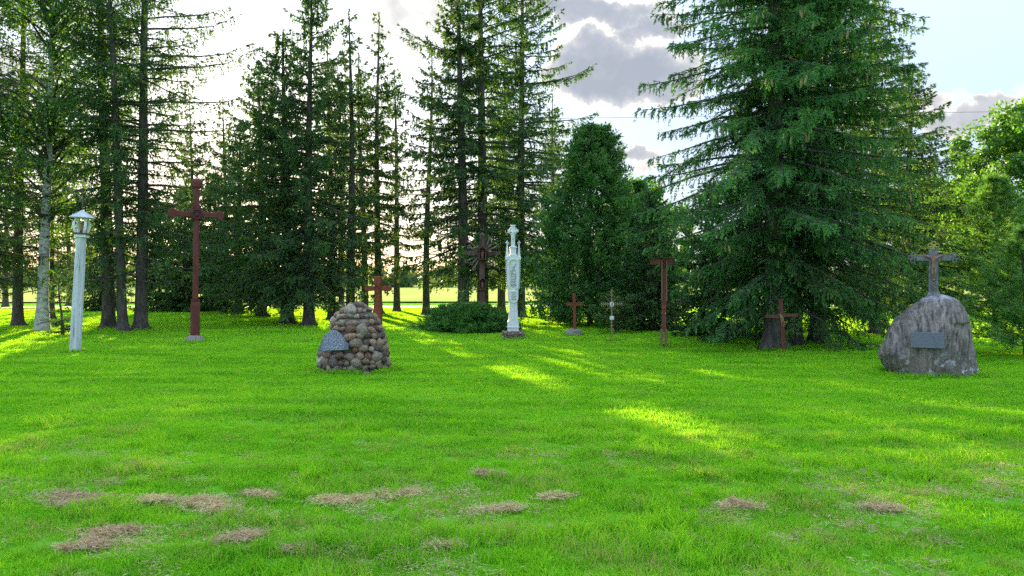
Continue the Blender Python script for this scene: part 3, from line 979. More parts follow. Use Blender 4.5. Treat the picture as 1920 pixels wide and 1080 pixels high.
plant(KIT['shrub'], 'shrub', 'sunlit many stemmed shrub left of the thickest trunk', 'shrub', ground(1405, 612), R(20), 1.5)
plant(KIT['pine'], 'pine_tree', 'sunlit yellow green young pine right of the boulder', 'pine', ground(1866, 622), R(10), (1.15, 1.15, 1.08))
plant(KIT['pine'], 'pine_tree', 'dark lower pine cut by the right edge', 'pine', ground(1925, 672), R(130), (0.80, 0.80, 0.60))
BROAD = 'leafy trees in the right background'
for px, d, kit, rot, s, lab in ((1800, 44, 'broad_b', 0, 1.0, 'bright green leafy tree above the iron cross'), (1880, 40, 'broad', 70, 1.0, 'tall leafy tree above the sunlit pine'),
                                (1975, 38, 'broad', 190, 1.05, 'leafy tree at the right edge of the picture'), (1705, 52, 'broad_b', 250, 1.0, 'leafy tree behind the right side of the spruces'),
                                (1225, 58, 'broad_b', 100, 1.0, 'pale green leafy tree seen between the evergreen and the spruces')):
    x = (px - 960) / F_PX * d
    plant(KIT[kit], 'leafy_tree', lab, 'tree', (x, d, 0), R(rot), s, BROAD)


def hang_cones(tree, kit, n, seed):
    b = BM()
    b.tube([(0, 0, 0), (0.004, 0, -0.03), (0, 0, -0.09), (0, 0, -0.15)], [0.008, 0.018, 0.021, 0.006], 6)
    b.b.faces.ensure_lookup_table()
    me = bpy.data.meshes.new('cone')
    b.b.to_mesh(me)
    b.b.free()
    me.materials.append(M['cone'])
    rng = random.Random(seed)
    rz = tree.rotation_euler.z
    c, s = math.cos(rz), math.sin(rz)
    facing = []
    for p in KIT[kit]['cones']:
        wx, wy = c * p[0] - s * p[1], s * p[0] + c * p[1]
        if wy < 0.3 and 1.6 < p[2] < 9.5:
            facing.append(p)
    rng.shuffle(facing)
    for p in facing[:n]:
        for k in range(rng.choice((1, 2, 3))):
            q = Vector((p[0] + rng.uniform(-0.12, 0.12), p[1] + rng.uniform(-0.12, 0.12), p[2] - rng.uniform(0.02, 0.10)))
            obj('cone', me, tree, q, (rng.uniform(-0.2, 0.2), rng.uniform(-0.2, 0.2), rng.uniform(0, 6)), [rng.uniform(0.9, 1.3)] * 3)


hang_cones(right_a, 'near_a', 32, 1)
hang_cones(right_c, 'near_b', 28, 2)


def distant_wood():
    F = Foliage(99)
    rng = F.r
    for k in range(330):
        x = rng.uniform(-170, 170)
        y = rng.uniform(150, 185)
        h = rng.uniform(3.5, 7.5) * (1.0 + 0.3 * math.sin(x * 0.07))
        n = 110
        g = unit(rng.normal(size=(n, 3))) * rng.random((n, 1)) ** 0.4
        p = np.array([x, y, h * 0.5]) + g * np.array([rng.uniform(2.0, 4.0), 2.5, h * 0.52])
        p[:, 2] = np.maximum(p[:, 2], 0.3)
        F.leaves(p, rng.uniform(0.6, 1.3, n), np.clip(rng.normal(0.4, 0.2, n), 0, 1))
    o = obj('distant_wood', F.mesh('distant_wood', M['far_leaf']))
    tag(o, 'far belt of trees along the end of the field', 'wood', kind='stuff')


distant_wood()


def low_juniper():
    t = thing('juniper_shrub', 'low spreading dark green juniper in front of the rayed cross', 'juniper', ground(878, 622))
    sh = lambda u: np.sqrt(np.clip(1 - (u * 0.98) ** 2, 0, 1))
    k = make_thuja(31, 0.80, 1.32, mat='juniper', plumes=1500, base=0.03, spike=0.11, width=0.026, up=0.75, per=30, shape=sh)
    c = obj('crown', k['crown'], t, scale=(1.0, 0.75, 1.0))
    c['kind'] = 'stuff'
    b = BM()
    for a in range(7):
        x, y = math.cos(a) * 0.8, math.sin(a) * 0.55
        b.tube([(0, 0, -0.05), (x * 0.5, y * 0.5, 0.22), (x, y, 0.42)], [0.03, 0.02, 0.008], 5)
    b.build('stem', M['bark'], t)
    F = Foliage(77)
    rng = F.r
    p = np.array([0.55, -0.10, 0.70]) + rng.normal(0, 1, (500, 3)) * np.array([0.20, 0.12, 0.07])
    F.spikes(p, np.c_[rng.normal(0, 0.6, (500, 2)), np.ones(500)], 0.09, 0.022, rng.random(500))
    d = obj('dry_spray', F.mesh('dry_spray', M['dry_leaf']), t)
    tag(d, 'brown dead patch on top of the juniper', kind='stuff')


low_juniper()


# ------------------------------------------------------------------ carved figure used on several crosses
def corpus_mesh(name):
    """small crucified figure: arms out and up, head bowed, one continuous skinned surface"""
    V = [(0, 0, 0.0), (0, 0, 0.10), (0, 0, 0.20), (0.0, -0.012, 0.255), (0.012, -0.03, 0.30), (-0.055, 0, 0.215), (-0.14, 0, 0.25), (-0.225, 0, 0.30),
         (0.055, 0, 0.215), (0.14, 0, 0.25), (0.225, 0, 0.30), (-0.028, -0.005, -0.02), (-0.022, -0.035, -0.13), (-0.008, 0, -0.26),
         (0.028, -0.005, -0.02), (0.026, -0.035, -0.13), (0.010, -0.004, -0.26), (-0.006, -0.03, -0.30), (0.008, -0.03, -0.30)]
    E = [(0, 1), (1, 2), (2, 3), (3, 4), (2, 5), (5, 6), (6, 7), (2, 8), (8, 9), (9, 10), (0, 11), (11, 12), (12, 13), (0, 14), (14, 15), (15, 16), (13, 17), (16, 18)]
    rad = [0.042, 0.038, 0.048, 0.018, 0.032, 0.026, 0.018, 0.013, 0.026, 0.018, 0.013, 0.033, 0.024, 0.014, 0.033, 0.024, 0.014, 0.011, 0.011]
    me = bpy.data.meshes.new(name)
    me.from_pydata(V, E, [])
    o = bpy.data.objects.new(name + '_source', me)
    COL.objects.link(o)
    mod = o.modifiers.new('skin', 'SKIN')
    for i, r in enumerate(rad):
        me.skin_vertices[0].data[i].radius = (r, r)
    me.skin_vertices[0].data[0].use_root = True
    sub = o.modifiers.new('sub', 'SUBSURF')
    sub.levels = sub.render_levels = 1
    dg = bpy.context.evaluated_depsgraph_get()
    out = bpy.data.meshes.new_from_object(o.evaluated_get(dg))
    bpy.data.objects.remove(o)
    out.polygons.foreach_set('use_smooth', [True] * len(out.polygons))
    out.name = name
    return out


CORPUS = corpus_mesh('corpus')


def corpus(parent, loc, s, mat, name='figure'):
    me = CORPUS.copy()
    me.materials.clear()
    me.materials.append(mat)
    return obj(name, me, parent, loc, None, (s, s, s))


STONES = []
for i in range(9):
    b = BM()
    rr = random.Random(i)
    b.ico((0, 0, 0), (1, rr.uniform(0.65, 0.85), rr.uniform(0.62, 0.9)), 2, i + 1, 0.55)
    me = bpy.data.meshes.new('stone')
    b.b.to_mesh(me)
    b.b.free()
    me.polygons.foreach_set('use_smooth', [True] * len(me.polygons))
    me.materials.append(M['stone'])
    STONES.append(me)


# ------------------------------------------------------------------ stone cairn with its slab
def cairn():
    g = ground(663, 694)
    t = thing('stone_cairn', 'cone shaped cairn of mortared round fieldstones with a dark slab', 'cairn', g)
    rng = random.Random(4)
    H = 1.24
    TZ = [-0.1, 0.0, 0.2, 0.56, 0.84, 1.03, 1.16, 1.26]
    TW = [0.68, 0.66, 0.63, 0.56, 0.445, 0.35, 0.26, 0.13]
    def prof(z):                       # half width, x offset
        return float(np.interp(z, TZ, TW)), 0.0 + 0.05 * z
    b = BM()
    b.loft([((prof(z)[1], 0, z), prof(z)[0] * 0.90) for z in np.linspace(-0.05, H * 0.97, 12)], 20)
    b.build('core', M['mortar'], t)
    def pl(x, z):                      # slab zone (front, left)
        return -0.62 < x < 0.02 and 0.42 < z < 0.80 and not (z > 0.62 and (x < -0.46 or x > -0.14))
    z, row = 0.03, 0
    while z < H - 0.03:
        w, ox = prof(z)
        size = rng.uniform(0.064, 0.083)
        a = rng.uniform(0, 1)
        end = a + 2 * math.pi
        while a < end - size / w:
            s = size * rng.choice((0.6, 0.8, 0.95, 1.05, 1.2, 1.5))
            da = s / w
            a += da
            x, y = ox + w * 0.955 * math.cos(a), w * 0.955 * math.sin(a)
            zz = z + rng.uniform(-0.02, 0.02)
            if not (y < 0 and pl(x, zz)):
                n = Vector((math.cos(a), math.sin(a), 0.35)).normalized()
                q = n.to_track_quat('Y', 'Z') @ Matrix.Rotation(rng.uniform(-0.5, 0.5), 3, 'Y').to_quaternion()
                o = obj('stone', rng.choice(STONES), t, (x, y, zz), None, (s * 1.02, s * 0.95, s * rng.uniform(0.85, 1.15)))
                o.rotation_euler = q.to_euler()
            a += da
        z += size * 1.52
        row += 1
    for k in range(12):
        a, r = rng.uniform(0, 6.28), 0.15 * math.sqrt(rng.random())
        s = rng.uniform(0.06, 0.09)
        obj('stone', rng.choice(STONES), t, (0.06 + r * math.cos(a), r * math.sin(a), H - 0.04 + rng.uniform(-0.02, 0.03)), (rng.uniform(-.4, .4), rng.uniform(-.4, .4), rng.uniform(0, 6)), (s, s, s * 0.8))
    # slab: a broken hump-topped plate leaning on the stones
    out = [(-0.28, 0.0), (0.27, 0.02), (0.275, 0.11), (0.235, 0.14), (0.16, 0.22), (0.09, 0.29), (0.03, 0.325), (-0.08, 0.33), (-0.14, 0.28), (-0.20, 0.17), (-0.25, 0.08)]
    b = BM()
    b.prism(out, -0.02, 0.03, 0.006)
    sl = b.build('slab', M['plaque'], t)
    ang = R(-112)
    w, ox = prof(0.5)
    sl.location = (-0.245, -0.555, 0.43)
    sl.rotation_euler = (R(-10), R(-1), R(-16))
    sl.scale = (1.06, 1, 1.12)
    tag(sl, 'dark blue grey slab with worn pale lettering')
    for px, py, s, lab in ((621, 699, 0.055, 'small pale loose stone at the left foot of the cairn'), (662, 701, 0.06, 'small flat white stone lying before the cairn')):
        b = BM()
        b.ico((0, 0, 0.75 * s), (s * 1.35, s, s), 2, px * 0.37, 0.8)
        o = b.build('loose_stone', M['quartz'], smooth=False)
        o.location = ground(px, py)
        tag(o, lab, 'stone', 'loose stones by the cairn')


cairn()


# ------------------------------------------------------------------ boulder with slab, and the iron cross on it
def boulder():
    g = ground(1744, 701)
    ppm = F_PX / g.y
    t = thing('boulder', 'big upright grey brown boulder with streaks and a blank slab', 'boulder', g, R(-27))
    rows = [(708, 1676, 1832), (700, 1668, 1833), (690, 1662, 1833), (672, 1654, 1832), (660, 1650, 1830), (645, 1657, 1827), (630, 1663, 1824), (615, 1669, 1819), (600, 1678, 1812),
            (588, 1689, 1807), (576, 1702, 1803), (566, 1715, 1799), (558, 1727, 1792), (552, 1740, 1778), (549, 1752, 1766)]
    zs = np.array([(701 - r[0]) / ppm for r in rows])
    xl = np.array([(r[1] - 1744) / ppm for r in rows])
    xr = np.array([(r[2] - 1744) / ppm for r in rows])
    n, m = 96, 64
    zz = np.linspace(zs[0], zs[-1], m)
    L, Rr = np.interp(zz, zs, xl), np.interp(zz, zs, xr)
    ker = np.ones(3) / 3
    v = []
    for j in range(m):
        c, hw = (L[j] + Rr[j]) / 2, (Rr[j] - L[j]) / 2 * 0.90
        dep = min(0.62, hw * 0.82 + 0.02)
        for k in range(n):
            a = 2 * math.pi * k / n
            ca, sa = math.cos(a), math.sin(a)
            p = Vector((c + hw * math.copysign(abs(ca) ** 0.85, ca), dep * math.copysign(abs(sa) ** 0.75, sa), zz[j]))
            f = min(1.0, hw / 0.35)
            q = Vector((p.x * 3.2, p.y * 3.2, p.z * 0.75))
            d = 0.055 * f * mnoise.fractal(Vector((p.x * 1.8, p.y * 1.8, p.z * 1.3)), 1.0, 2.0, 4)
            d += 0.045 * f * mnoise.noise(q * 1.5) + 0.022 * f * mnoise.noise(q * 3.6)
            d += 0.012 * f * mnoise.fractal(p * 9.0, 1.0, 2.0, 3)
            # the right side has a recessed flank
            if ca > 0.55 and sa < 0 and p.z < 0.95:
                d -= 0.05 * f
            nrm = Vector((ca, sa * 1.1, 0.15)).normalized()
            v.append(p + nrm * d)
    tr = []
    for j in range(m - 1):
        for k in range(n):
            a, b2 = j * n + k, j * n + (k + 1) % n
            tr += [(a, b2, b2 + n), (a, b2 + n, a + n)]
    top = len(v)
    v.append(Vector((0.14, 0, zz[-1] + 0.005)))
    for k in range(n):
        tr.append(((m - 1) * n + k, (m - 1) * n + (k + 1) % n, top))
    obj('rock', mesh_from('rock', v, tr, M['boulder'], smooth=True), t)
    b = BM()
    b.box((0, 0, 0), (0.50, 0.07, 0.27), bevel=0.006)
    s = b.build('slab', M['slate'], t)
    s.location = ((1738 - 1744) / ppm, -0.615, (701 - 630.5) / ppm)
    s.rotation_euler = (R(-5), 0, 0)
    tag(s, 'blank blue grey rectangular slab')
    # iron cross standing on the rock
    c = thing('iron_cross', 'grey ornate iron cross with a brown figure on top of the boulder', 'cross', g + Vector(((1750 - 1744) / ppm, 0, 1.40)), R(-24))
    b = BM()
    b.box((0, 0, 0.41), (0.145, 0.05, 0.84), bevel=0.008)
    b.box((0, 0, 0.03), (0.20, 0.10, 0.08), taper=0.75)
    b.build('shaft', M['iron'], c)
    b = BM()
    for sx in (-1, 1):
        b.box((sx * 0.165, 0.0, 0.665), (0.21, 0.049, 0.105), bevel=0.008)
    b.build('crossbar', M['iron'], c)
    b = BM()                                            # openwork on the shaft
    for k in range(9):
        z = 0.06 + k * 0.045
        for sx in (-1, 1):
            b.tube([(-0.04 * sx, -0.03, z), (0, -0.038, z + 0.022), (0.04 * sx, -0.03, z + 0.045)], 0.007, 5)
    b.build('scrollwork', M['iron'], c)
    def finial(px, pz, rot, mat):
        f = BM()
        for a in (-1, 0, 1):
            th = math.pi / 2 + a * 1.15
            cx, cz = 0.062 * math.cos(th), 0.062 * math.sin(th)
            pts = [(cx + 0.030 * math.cos(q), 0, cz + 0.030 * math.sin(q)) for q in np.linspace(0, 2 * math.pi, 11)]
            f.tube(pts, 0.0095, 5)
        f.tube([(0, 0, -0.03), (0, 0, 0.04)], 0.014, 6)
        f.tube([(-0.085, 0, -0.01), (0, 0, 0.0), (0.085, 0, -0.01)], [0.006, 0.012, 0.006], 5)
        o = f.build('finial', mat, c)
        o.location, o.rotation_euler = (px, 0, pz), (0, rot, 0)
    finial(0, 0.86, 0, M['gilt'])
    finial(-0.30, 0.675, -math.pi / 2, M['iron'])
    finial(0.30, 0.675, math.pi / 2, M['iron'])
    corpus(c, (0, -0.05, 0.50), 0.78, M['bronze'])


boulder()


# ------------------------------------------------------------------ wayside crosses and shrines
def tall_red_cross():
    g = ground(365, 641)
    t = thing('red_cross', 'very tall dark red cross with round ends on a concrete foot', 'cross', g, R(-4))
    b = BM()
    b.loft([((0, 0, -0.05), 0.31), ((0, 0, 0.07), 0.29), ((0, 0, 0.17), 0.20), ((0, 0, 0.21), 0.15)], 14)
    b.build('foot', M['concrete'], t)
    b = BM()
    q = math.pi / 4
    b.loft([((0, 0, 0.20), 0.148), ((0, 0, 1.00), 0.145), ((0, 0, 1.08), 0.135), ((0, 0, 1.14), 0.11)], 4, q)
    b.build('plinth', M['red_paint'], t)
    b = BM()
    b.loft([((0, 0, 1.12), 0.140), ((0, 0, 1.17), 0.140)], 4, q)
    b.build('band', M['red_dark'], t)
    b = BM()
    b.box((0, 0, 2.70), (0.138, 0.13, 3.10), bevel=0.02)
    for a, bb in ((0.30, 1), (0.30, -1)):                   # gussets at the crossing
        b.prism([(0, 3.43 + bb * 0.30), (0.06 * bb, 3.43 + bb * 0.30), (0.17, 3.43 + bb * 0.075), (0.17, 3.43)][:4], -0.05, 0.05)
        b.prism([(0, 3.43 + bb * 0.30), (-0.06 * bb, 3.43 + bb * 0.30), (-0.17, 3.43 + bb * 0.075), (-0.17, 3.43)][:4], -0.052, 0.052)
    b.loft([((0, 0, 4.12), 0.10), ((0, 0, 4.17), 0.145), ((0, 0, 4.30), 0.155), ((0, 0, 4.36), 0.12), ((0, 0, 4.39), 0.06)], 8, math.pi / 8, squash=0.7)
    b.build('post', M['red_paint'], t)
    b = BM()
    for sx in (-1, 1):
        b.box((sx * 0.345, 0, 3.43), (0.54, 0.13, 0.150), bevel=0.015)
        n = []
        for k in range(9):
            a = -math.pi / 2 + math.pi * k / 8
            n.append((sx * (0.58 + 0.12 * math.cos(a)), 3.43 + 0.135 * math.sin(a)))
        n += [(sx * 0.52, 3.43 + 0.08), (sx * 0.52, 3.43 - 0.08)]
        b.prism(n, -0.08, 0.08, 0.012)
    b.build('crossbar', M['red_paint'], t)
    b = BM()
    b.tube([(0.125 * math.cos(a), -0.095, 3.43 + 0.125 * math.sin(a)) for a in np.linspace(0, 2 * math.pi, 21)], 0.020, 6)
    b.prism([(0.115 * math.cos(a), 3.43 + 0.115 * math.sin(a)) for a in np.linspace(0, 2 * math.pi, 20, endpoint=False)], -0.09, 0.0)
    m = b.build('medallion', M['red_dark'], t)
    b = BM()
    b.ico((0, -0.10, 3.42), (0.052, 0.03, 0.068), 2, 5, 0.2)
    b.tube([(-0.06, -0.10, 3.47), (0, -0.115, 3.495), (0.06, -0.10, 3.47)], 0.014, 5)
    b.build('relief', M['red_dark'], m)
    t.rotation_euler = (0, R(0.8), R(33))


tall_red_cross()


def white_post():
    g = ground(140, 664)
    t = thing('post_shrine', 'tall leaning white wooden post with a roofed lantern on top', 'shrine', g, R(10))
    t.rotation_euler = (0, R(3.0), R(14))
    b = BM()
    b.loft([((0, 0, -0.1), 0.122), ((0, 0, 0.0), 0.120), ((0, 0, 1.4), 0.112), ((0, 0, 2.60), 0.100)], 8, R(10))
    b.build('post', M['white_worn'], t)
    b = BM()
    b.box((0, 0, 2.67), (0.28, 0.28, 0.035))
    b.build('deck', M['metal_dark'], t)
    b = BM()
    b.box((0, 0, 2.62), (0.23, 0.23, 0.06))
    b.build('collar', M['white_paint'], t)
    for k in range(4):
        b = BM()
        a = k * math.pi / 2 + R(40)
        prof = [(0.12, 2.69), (0.15, 2.75), (0.175, 2.84), (0.17, 2.91), (0.135, 2.96), (0.13, 3.02)]
        b.tube([(r * math.cos(a), r * math.sin(a), z) for r, z in prof], [0.026, 0.03, 0.032, 0.030, 0.026, 0.026], 5)
        b.build('bracket', M['white_paint'], t)
    b = BM()
    b.loft([((0, 0, 3.015), 0.255), ((0, 0, 3.03), 0.265), ((0, 0, 3.11), 0.14), ((0, 0, 3.195), 0.015)], 6, R(10))
    b.build('roof', M['roof_metal'], t)
    b = BM()
    b.tube([(0, 0, 3.20), (0, 0, 3.46)], 0.010, 5)
    b.tube([(-0.06, 0, 3.39), (0.06, 0, 3.39)], 0.009, 5)
    b.build('finial_cross', M['metal_dark'], t)
    b = BM()                                                   # little standing figure in the lantern
    b.loft([((0.02, 0, 2.685), 0.055), ((0.02, 0, 2.78), 0.045), ((0.02, 0, 2.86), 0.055), ((0.02, 0, 2.89), 0.025)], 8)
    b.ico((0.02, 0, 2.925), (0.028, 0.03, 0.036), 1, 3, 0.1)
    b.build('figurine', M['bronze'], t, smooth=True)


white_post()


def brown_cross_behind_cairn():
    g = ground(709, 619)
    t = thing('carved_cross', 'brown red carved wooden cross standing behind the cairn', 'cross', g, R(-6))
    b = BM()
    b.box((0, 0, 0.40), (0.24, 0.20, 0.84), bevel=0.015)
    b.box((0, 0, 0.83), (0.27, 0.23, 0.05))
    b.box((0, 0, 1.10), (0.17, 0.15, 0.52), bevel=0.012)
    b.box((0, 0, 0.96), (0.19, 0.17, 0.03))
    b.box((0, 0, 1.10), (0.185, 0.165, 0.03))
    b.box((0, 0, 1.63), (0.25, 0.17, 0.28), bevel=0.02)
    b.box((0, 0, 1.47), (0.17, 0.15, 0.20))
    b.build('post', M['red_brown'], t)
    b = BM()
    for sx in (-1, 1):
        b.prism([(sx * 0.08, 1.30), (sx * 0.36, 1.27), (sx * 0.43, 1.31), (sx * 0.45, 1.365), (sx * 0.43, 1.42), (sx * 0.36, 1.46), (sx * 0.08, 1.43)], -0.07, 0.07, 0.015)
    b.build('crossbar', M['red_brown'], t)
    b = BM()
    b.tube([(0.10 * math.cos(a), -0.09, 1.36 + 0.10 * math.sin(a)) for a in np.linspace(0.3, math.pi - 0.3, 9)], 0.018, 5)
    b.box((0, -0.085, 1.32), (0.07, 0.03, 0.20), taper=0.7)
    b.build('relief', M['red_brown'], t)


brown_cross_behind_cairn()


def rayed_cross():
    g = ground(904, 610)
    t = thing('rayed_cross', 'weathered dark wooden cross with carved sun rays behind the juniper', 'cross', g, R(6))
    b = BM()
    b.box((0, 0, 1.40), (0.17, 0.14, 2.90), bevel=0.025)
    b.loft([((0, 0, 2.84), 0.085), ((0, 0, 2.90), 0.08), ((0, 0, 2.95), 0.04)], 8)
    b.build('post', M['old_wood'], t)
    b = BM()
    for sx in (-1, 1):
        b.prism([(sx * 0.08, 2.21), (sx * 0.50, 2.22), (sx * 0.57, 2.25), (sx * 0.58, 2.30), (sx * 0.55, 2.35), (sx * 0.08, 2.37)], -0.06, 0.06, 0.015)
    b.build('crossbar', M['old_wood'], t)
    for k in range(20):
        a = 2 * math.pi * (k + 0.5) / 20
        if abs(math.sin(a)) < 0.26 or abs(math.cos(a)) < 0.20:
            continue
        L = 0.42 + 0.09 * (k % 2)
        b = BM()
        ca, sa = math.cos(a), math.sin(a)
        b.tube([(0.10 * ca, 0.03, 2.29 + 0.10 * sa), (L * ca, 0.03, 2.29 + L * sa)], [0.020, 0.034], 5)
        ring = [((L + 0.04) * ca + 0.042 * math.cos(q), 0.03, 2.29 + (L + 0.04) * sa + 0.042 * math.sin(q)) for q in np.linspace(0, 2 * math.pi, 10)]
        b.tube(ring, 0.019, 5)
        b.build('ray', M['grey_wood'], t)
    t.scale = (1.17, 1.17, 1.13)
    def niche(z, s):
        b = BM()
        b.box((0, -0.13 * s, z - 0.16 * s), (0.22 * s, 0.14 * s, 0.03 * s))
        for sx in (-1, 1):
            b.box((sx * 0.10 * s, -0.12 * s, z), (0.02 * s, 0.12 * s, 0.32 * s))
            b.box((sx * 0.075 * s, -0.135 * s, z + 0.19 * s), (0.20 * s, 0.17 * s, 0.025 * s), rot=Matrix.Rotation(sx * R(40), 3, 'Y'))
        n = b.build('niche', M['old_wood'], t)
        b = BM()
        b.loft([((0, -0.12 * s, z - 0.145 * s), 0.05 * s), ((0, -0.12 * s, z - 0.02 * s), 0.042 * s), ((0, -0.12 * s, z + 0.05 * s), 0.05 * s), ((0, -0.12 * s, z + 0.08 * s), 0.02 * s)], 8)
        b.ico((0, -0.13 * s, z + 0.11 * s), (0.03 * s, 0.03 * s, 0.038 * s), 1, 2, 0.1)
        b.build('figurine', M['plank_pale'], n, smooth=True)
    niche(2.26, 1.0)
    niche(1.28, 0.9)


rayed_cross()


def white_column():
    g = ground(962, 636)
    t = thing('white_column_shrine', 'white carved column shrine with spires on a stone base', 'shrine', g, R(7))
    rng = random.Random(8)
    b = BM()
    b.box((0, 0, 0.09), (0.62, 0.56, 0.26), taper=0.86)
    base = b.build('stone_base', M['mortar'], t)
    for k in range(84):
        f = rng.random()
        z = rng.uniform(0.0, 0.20)
        hw = 0.31 - 0.05 * z / 0.22
        s = rng.uniform(0.030, 0.052)
        if f < 0.42:
            p = (rng.uniform(-hw, hw), -hw * 0.92, z)
        elif f < 0.62:
            p = (hw, rng.uniform(-hw, hw) * 0.9, z)
        elif f < 0.82:
            p = (-hw, rng.uniform(-hw, hw) * 0.9, z)
        else:
            p = (rng.uniform(-hw, hw), rng.uniform(-0.25, 0.25), 0.205)
        o = obj('stone', rng.choice(STONES), base, p, (rng.uniform(-.6, .6), rng.uniform(-.6, .6), rng.uniform(-.6, .6)), (s, s, s * 0.85))
    P = M['white_paint']
    b = BM()
    b.prism([(-0.15, 0.21), (0.15, 0.21), (0.15, 0.48), (0.115, 0.56), (0.110, 1.05), (-0.110, 1.05), (-0.115, 0.56), (-0.15, 0.48)], -0.10, 0.10, 0.012)
    b.box((0, 0.0, 0.335), (0.33, 0.24, 0.03))
    b.box((0, -0.005, 0.80), (0.05, 0.215, 0.50))
    b.build('shaft', P, t)
    # lower shield with raised bars
    b = BM()
    b.prism([(-0.135, 1.36), (-0.135, 1.14), (-0.10, 1.03), (0, 0.99), (0.10, 1.03), (0.135, 1.14), (0.135, 1.36)], -0.13, 0.10, 0.012)
    sh = b.build('shield', P, t)
    b = BM()
    for x in (-0.045, 0.0, 0.045):
        b.box((x, -0.137, 1.19), (0.014, 0.02, 0.17))
    for z in (1.12, 1.20, 1.31):
        b.box((0, -0.136, z), (0.14, 0.018, 0.014))
    b.build('relief', M['roof_metal'], sh)
    # main body, widening upwards, with a saw-tooth edge on both sides
    b = BM()
    b.prism([(-0.145, 1.37), (0.145, 1.37), (0.165, 1.75), (0.175, 2.22), (0.10, 2.24), (-0.10, 2.24), (-0.175, 2.22), (-0.165, 1.75)], -0.10, 0.10, 0.010)
    body = b.build('body', P, t)
    for sx in (-1, 1):
        b = BM()
        for k in range(17):
            z = 1.40 + k * 0.049
            x = 0.148 + 0.030 * (z - 1.37) / 0.85
            b.prism([(sx * (x - 0.01), z), (sx * (x + 0.040), z + 0.030), (sx * (x + 0.036), z + 0.040), (sx * (x - 0.01), z + 0.040)], -0.075, 0.075)
        b.build('saw_edge', P, body)
    b = BM()
    arch = [(-0.115, 1.42), (-0.130, 2.10)] + [(0.130 * math.cos(a), 2.10 + 0.13 * math.sin(a)) for a in np.linspace(math.pi, 0, 9)][1:-1] + [(0.130, 2.10), (0.115, 1.42)]
    b.tube([(x, -0.115, z) for x, z in arch], 0.020, 6)
    b.build('arch_moulding', P, body)
    # relief of a robed figure
    b = BM()
    b.ico((0.015, -0.105, 2.02), (0.030, 0.03, 0.042), 2, 3, 0.1)
    b.tube([(0.06, -0.112, 2.12), (0.03, -0.115, 2.04), (-0.03, -0.118, 1.93), (-0.06, -0.115, 1.80)], 0.014, 5)
    b.tube([(-0.05, -0.112, 2.02), (0.0, -0.12, 1.95), (0.05, -0.118, 1.90)], 0.013, 5)
    for k in range(6):
        z = 1.86 - k * 0.055
        b.tube([(0.075 - 0.006 * k, -0.110, z), (0.03, -0.120, z - 0.05 - 0.012 * k), (-0.05 + 0.005 * k, -0.116, z - 0.03 - 0.02 * k), (-0.072, -0.108, z + 0.05 - 0.02 * k)], 0.011, 5)
    b.tube([(-0.08, -0.110, 1.50), (-0.03, -0.116, 1.53), (0.02, -0.116, 1.49), (0.08, -0.110, 1.52)], 0.014, 5)
    b.build('relief', M['roof_metal'], body)
    b = BM()
    b.prism([(-0.205, 2.20), (0.205, 2.20), (0.22, 2.285), (0.13, 2.285), (0.10, 2.345), (0.0, 2.375), (-0.10, 2.345), (-0.13, 2.285), (-0.22, 2.285)], -0.115, 0.115, 0.010)
    b.build('cornice', P, t)
    for sx in (-1, 1):
        b = BM()
        b.loft([((sx * 0.165, 0, 2.27), 0.050), ((sx * 0.165, 0, 2.62), 0.018)], 6)
        b.box((sx * 0.165, 0, 2.675), (0.030, 0.03, 0.13))
        b.box((sx * 0.165, 0, 2.685), (0.085, 0.03, 0.028))
        b.build('spire', P, t)
    b = BM()
    b.box((0, 0, 2.45), (0.165, 0.15, 0.20), bevel=0.01)
    b.box((0, 0, 2.555), (0.195, 0.18, 0.045), bevel=0.01)
    b.box((0, 0, 2.86), (0.105, 0.09, 0.60), bevel=0.008)
    b.box((0, 0, 3.165), (0.13, 0.11, 0.03))
    b.build('upper_post', P, t)
    b = BM()
    for sx in (-1, 1):
        b.prism([(sx * 0.05, 2.985), (sx * 0.115, 2.97), (sx * 0.150, 2.99), (sx * 0.155, 3.03), (sx * 0.13, 3.055), (sx * 0.05, 3.045)], -0.04, 0.04, 0.006)
        for sz in (-1, 1):
            b.tube([(0.105 * sx * math.cos(a), 0.0, 3.015 + sz * 0.105 * math.sin(a)) for a in np.linspace(0.3, 1.2, 6)], 0.022, 5)
    b.build('crossbar', P, t)
    corpus(t, (0, -0.065, 2.87), 0.48, P)


white_column()


def plain_cross():
    g = ground(1076, 628)
    s = BM()
    s.ico((0, 0, 0.04), (0.29, 0.24, 0.17), 3, 6, 0.35)
    r = s.build('flat_rock', M['concrete'], smooth=True)
    r.location = g
    tag(r, 'low rounded grey rock under the plain brown cross', 'rock')
    t = thing('plain_cross', 'plain brown red cross of flat boards rising from a low rock', 'cross', g + Vector((0.03, 0, 0.15)), R(-5))
    b = BM()
    b.box((0, 0, 0.55), (0.095, 0.07, 1.16), bevel=0.006)
    b.build('post', M['red_brown'], t)
    b = BM()
    for sx in (-1, 1):
        b.box((sx * 0.146, 0, 0.80), (0.195, 0.065, 0.095), bevel=0.006)
    b.build('crossbar', M['red_brown'], t)
    t.rotation_euler = (0, R(-1.2), R(-5))


plain_cross()


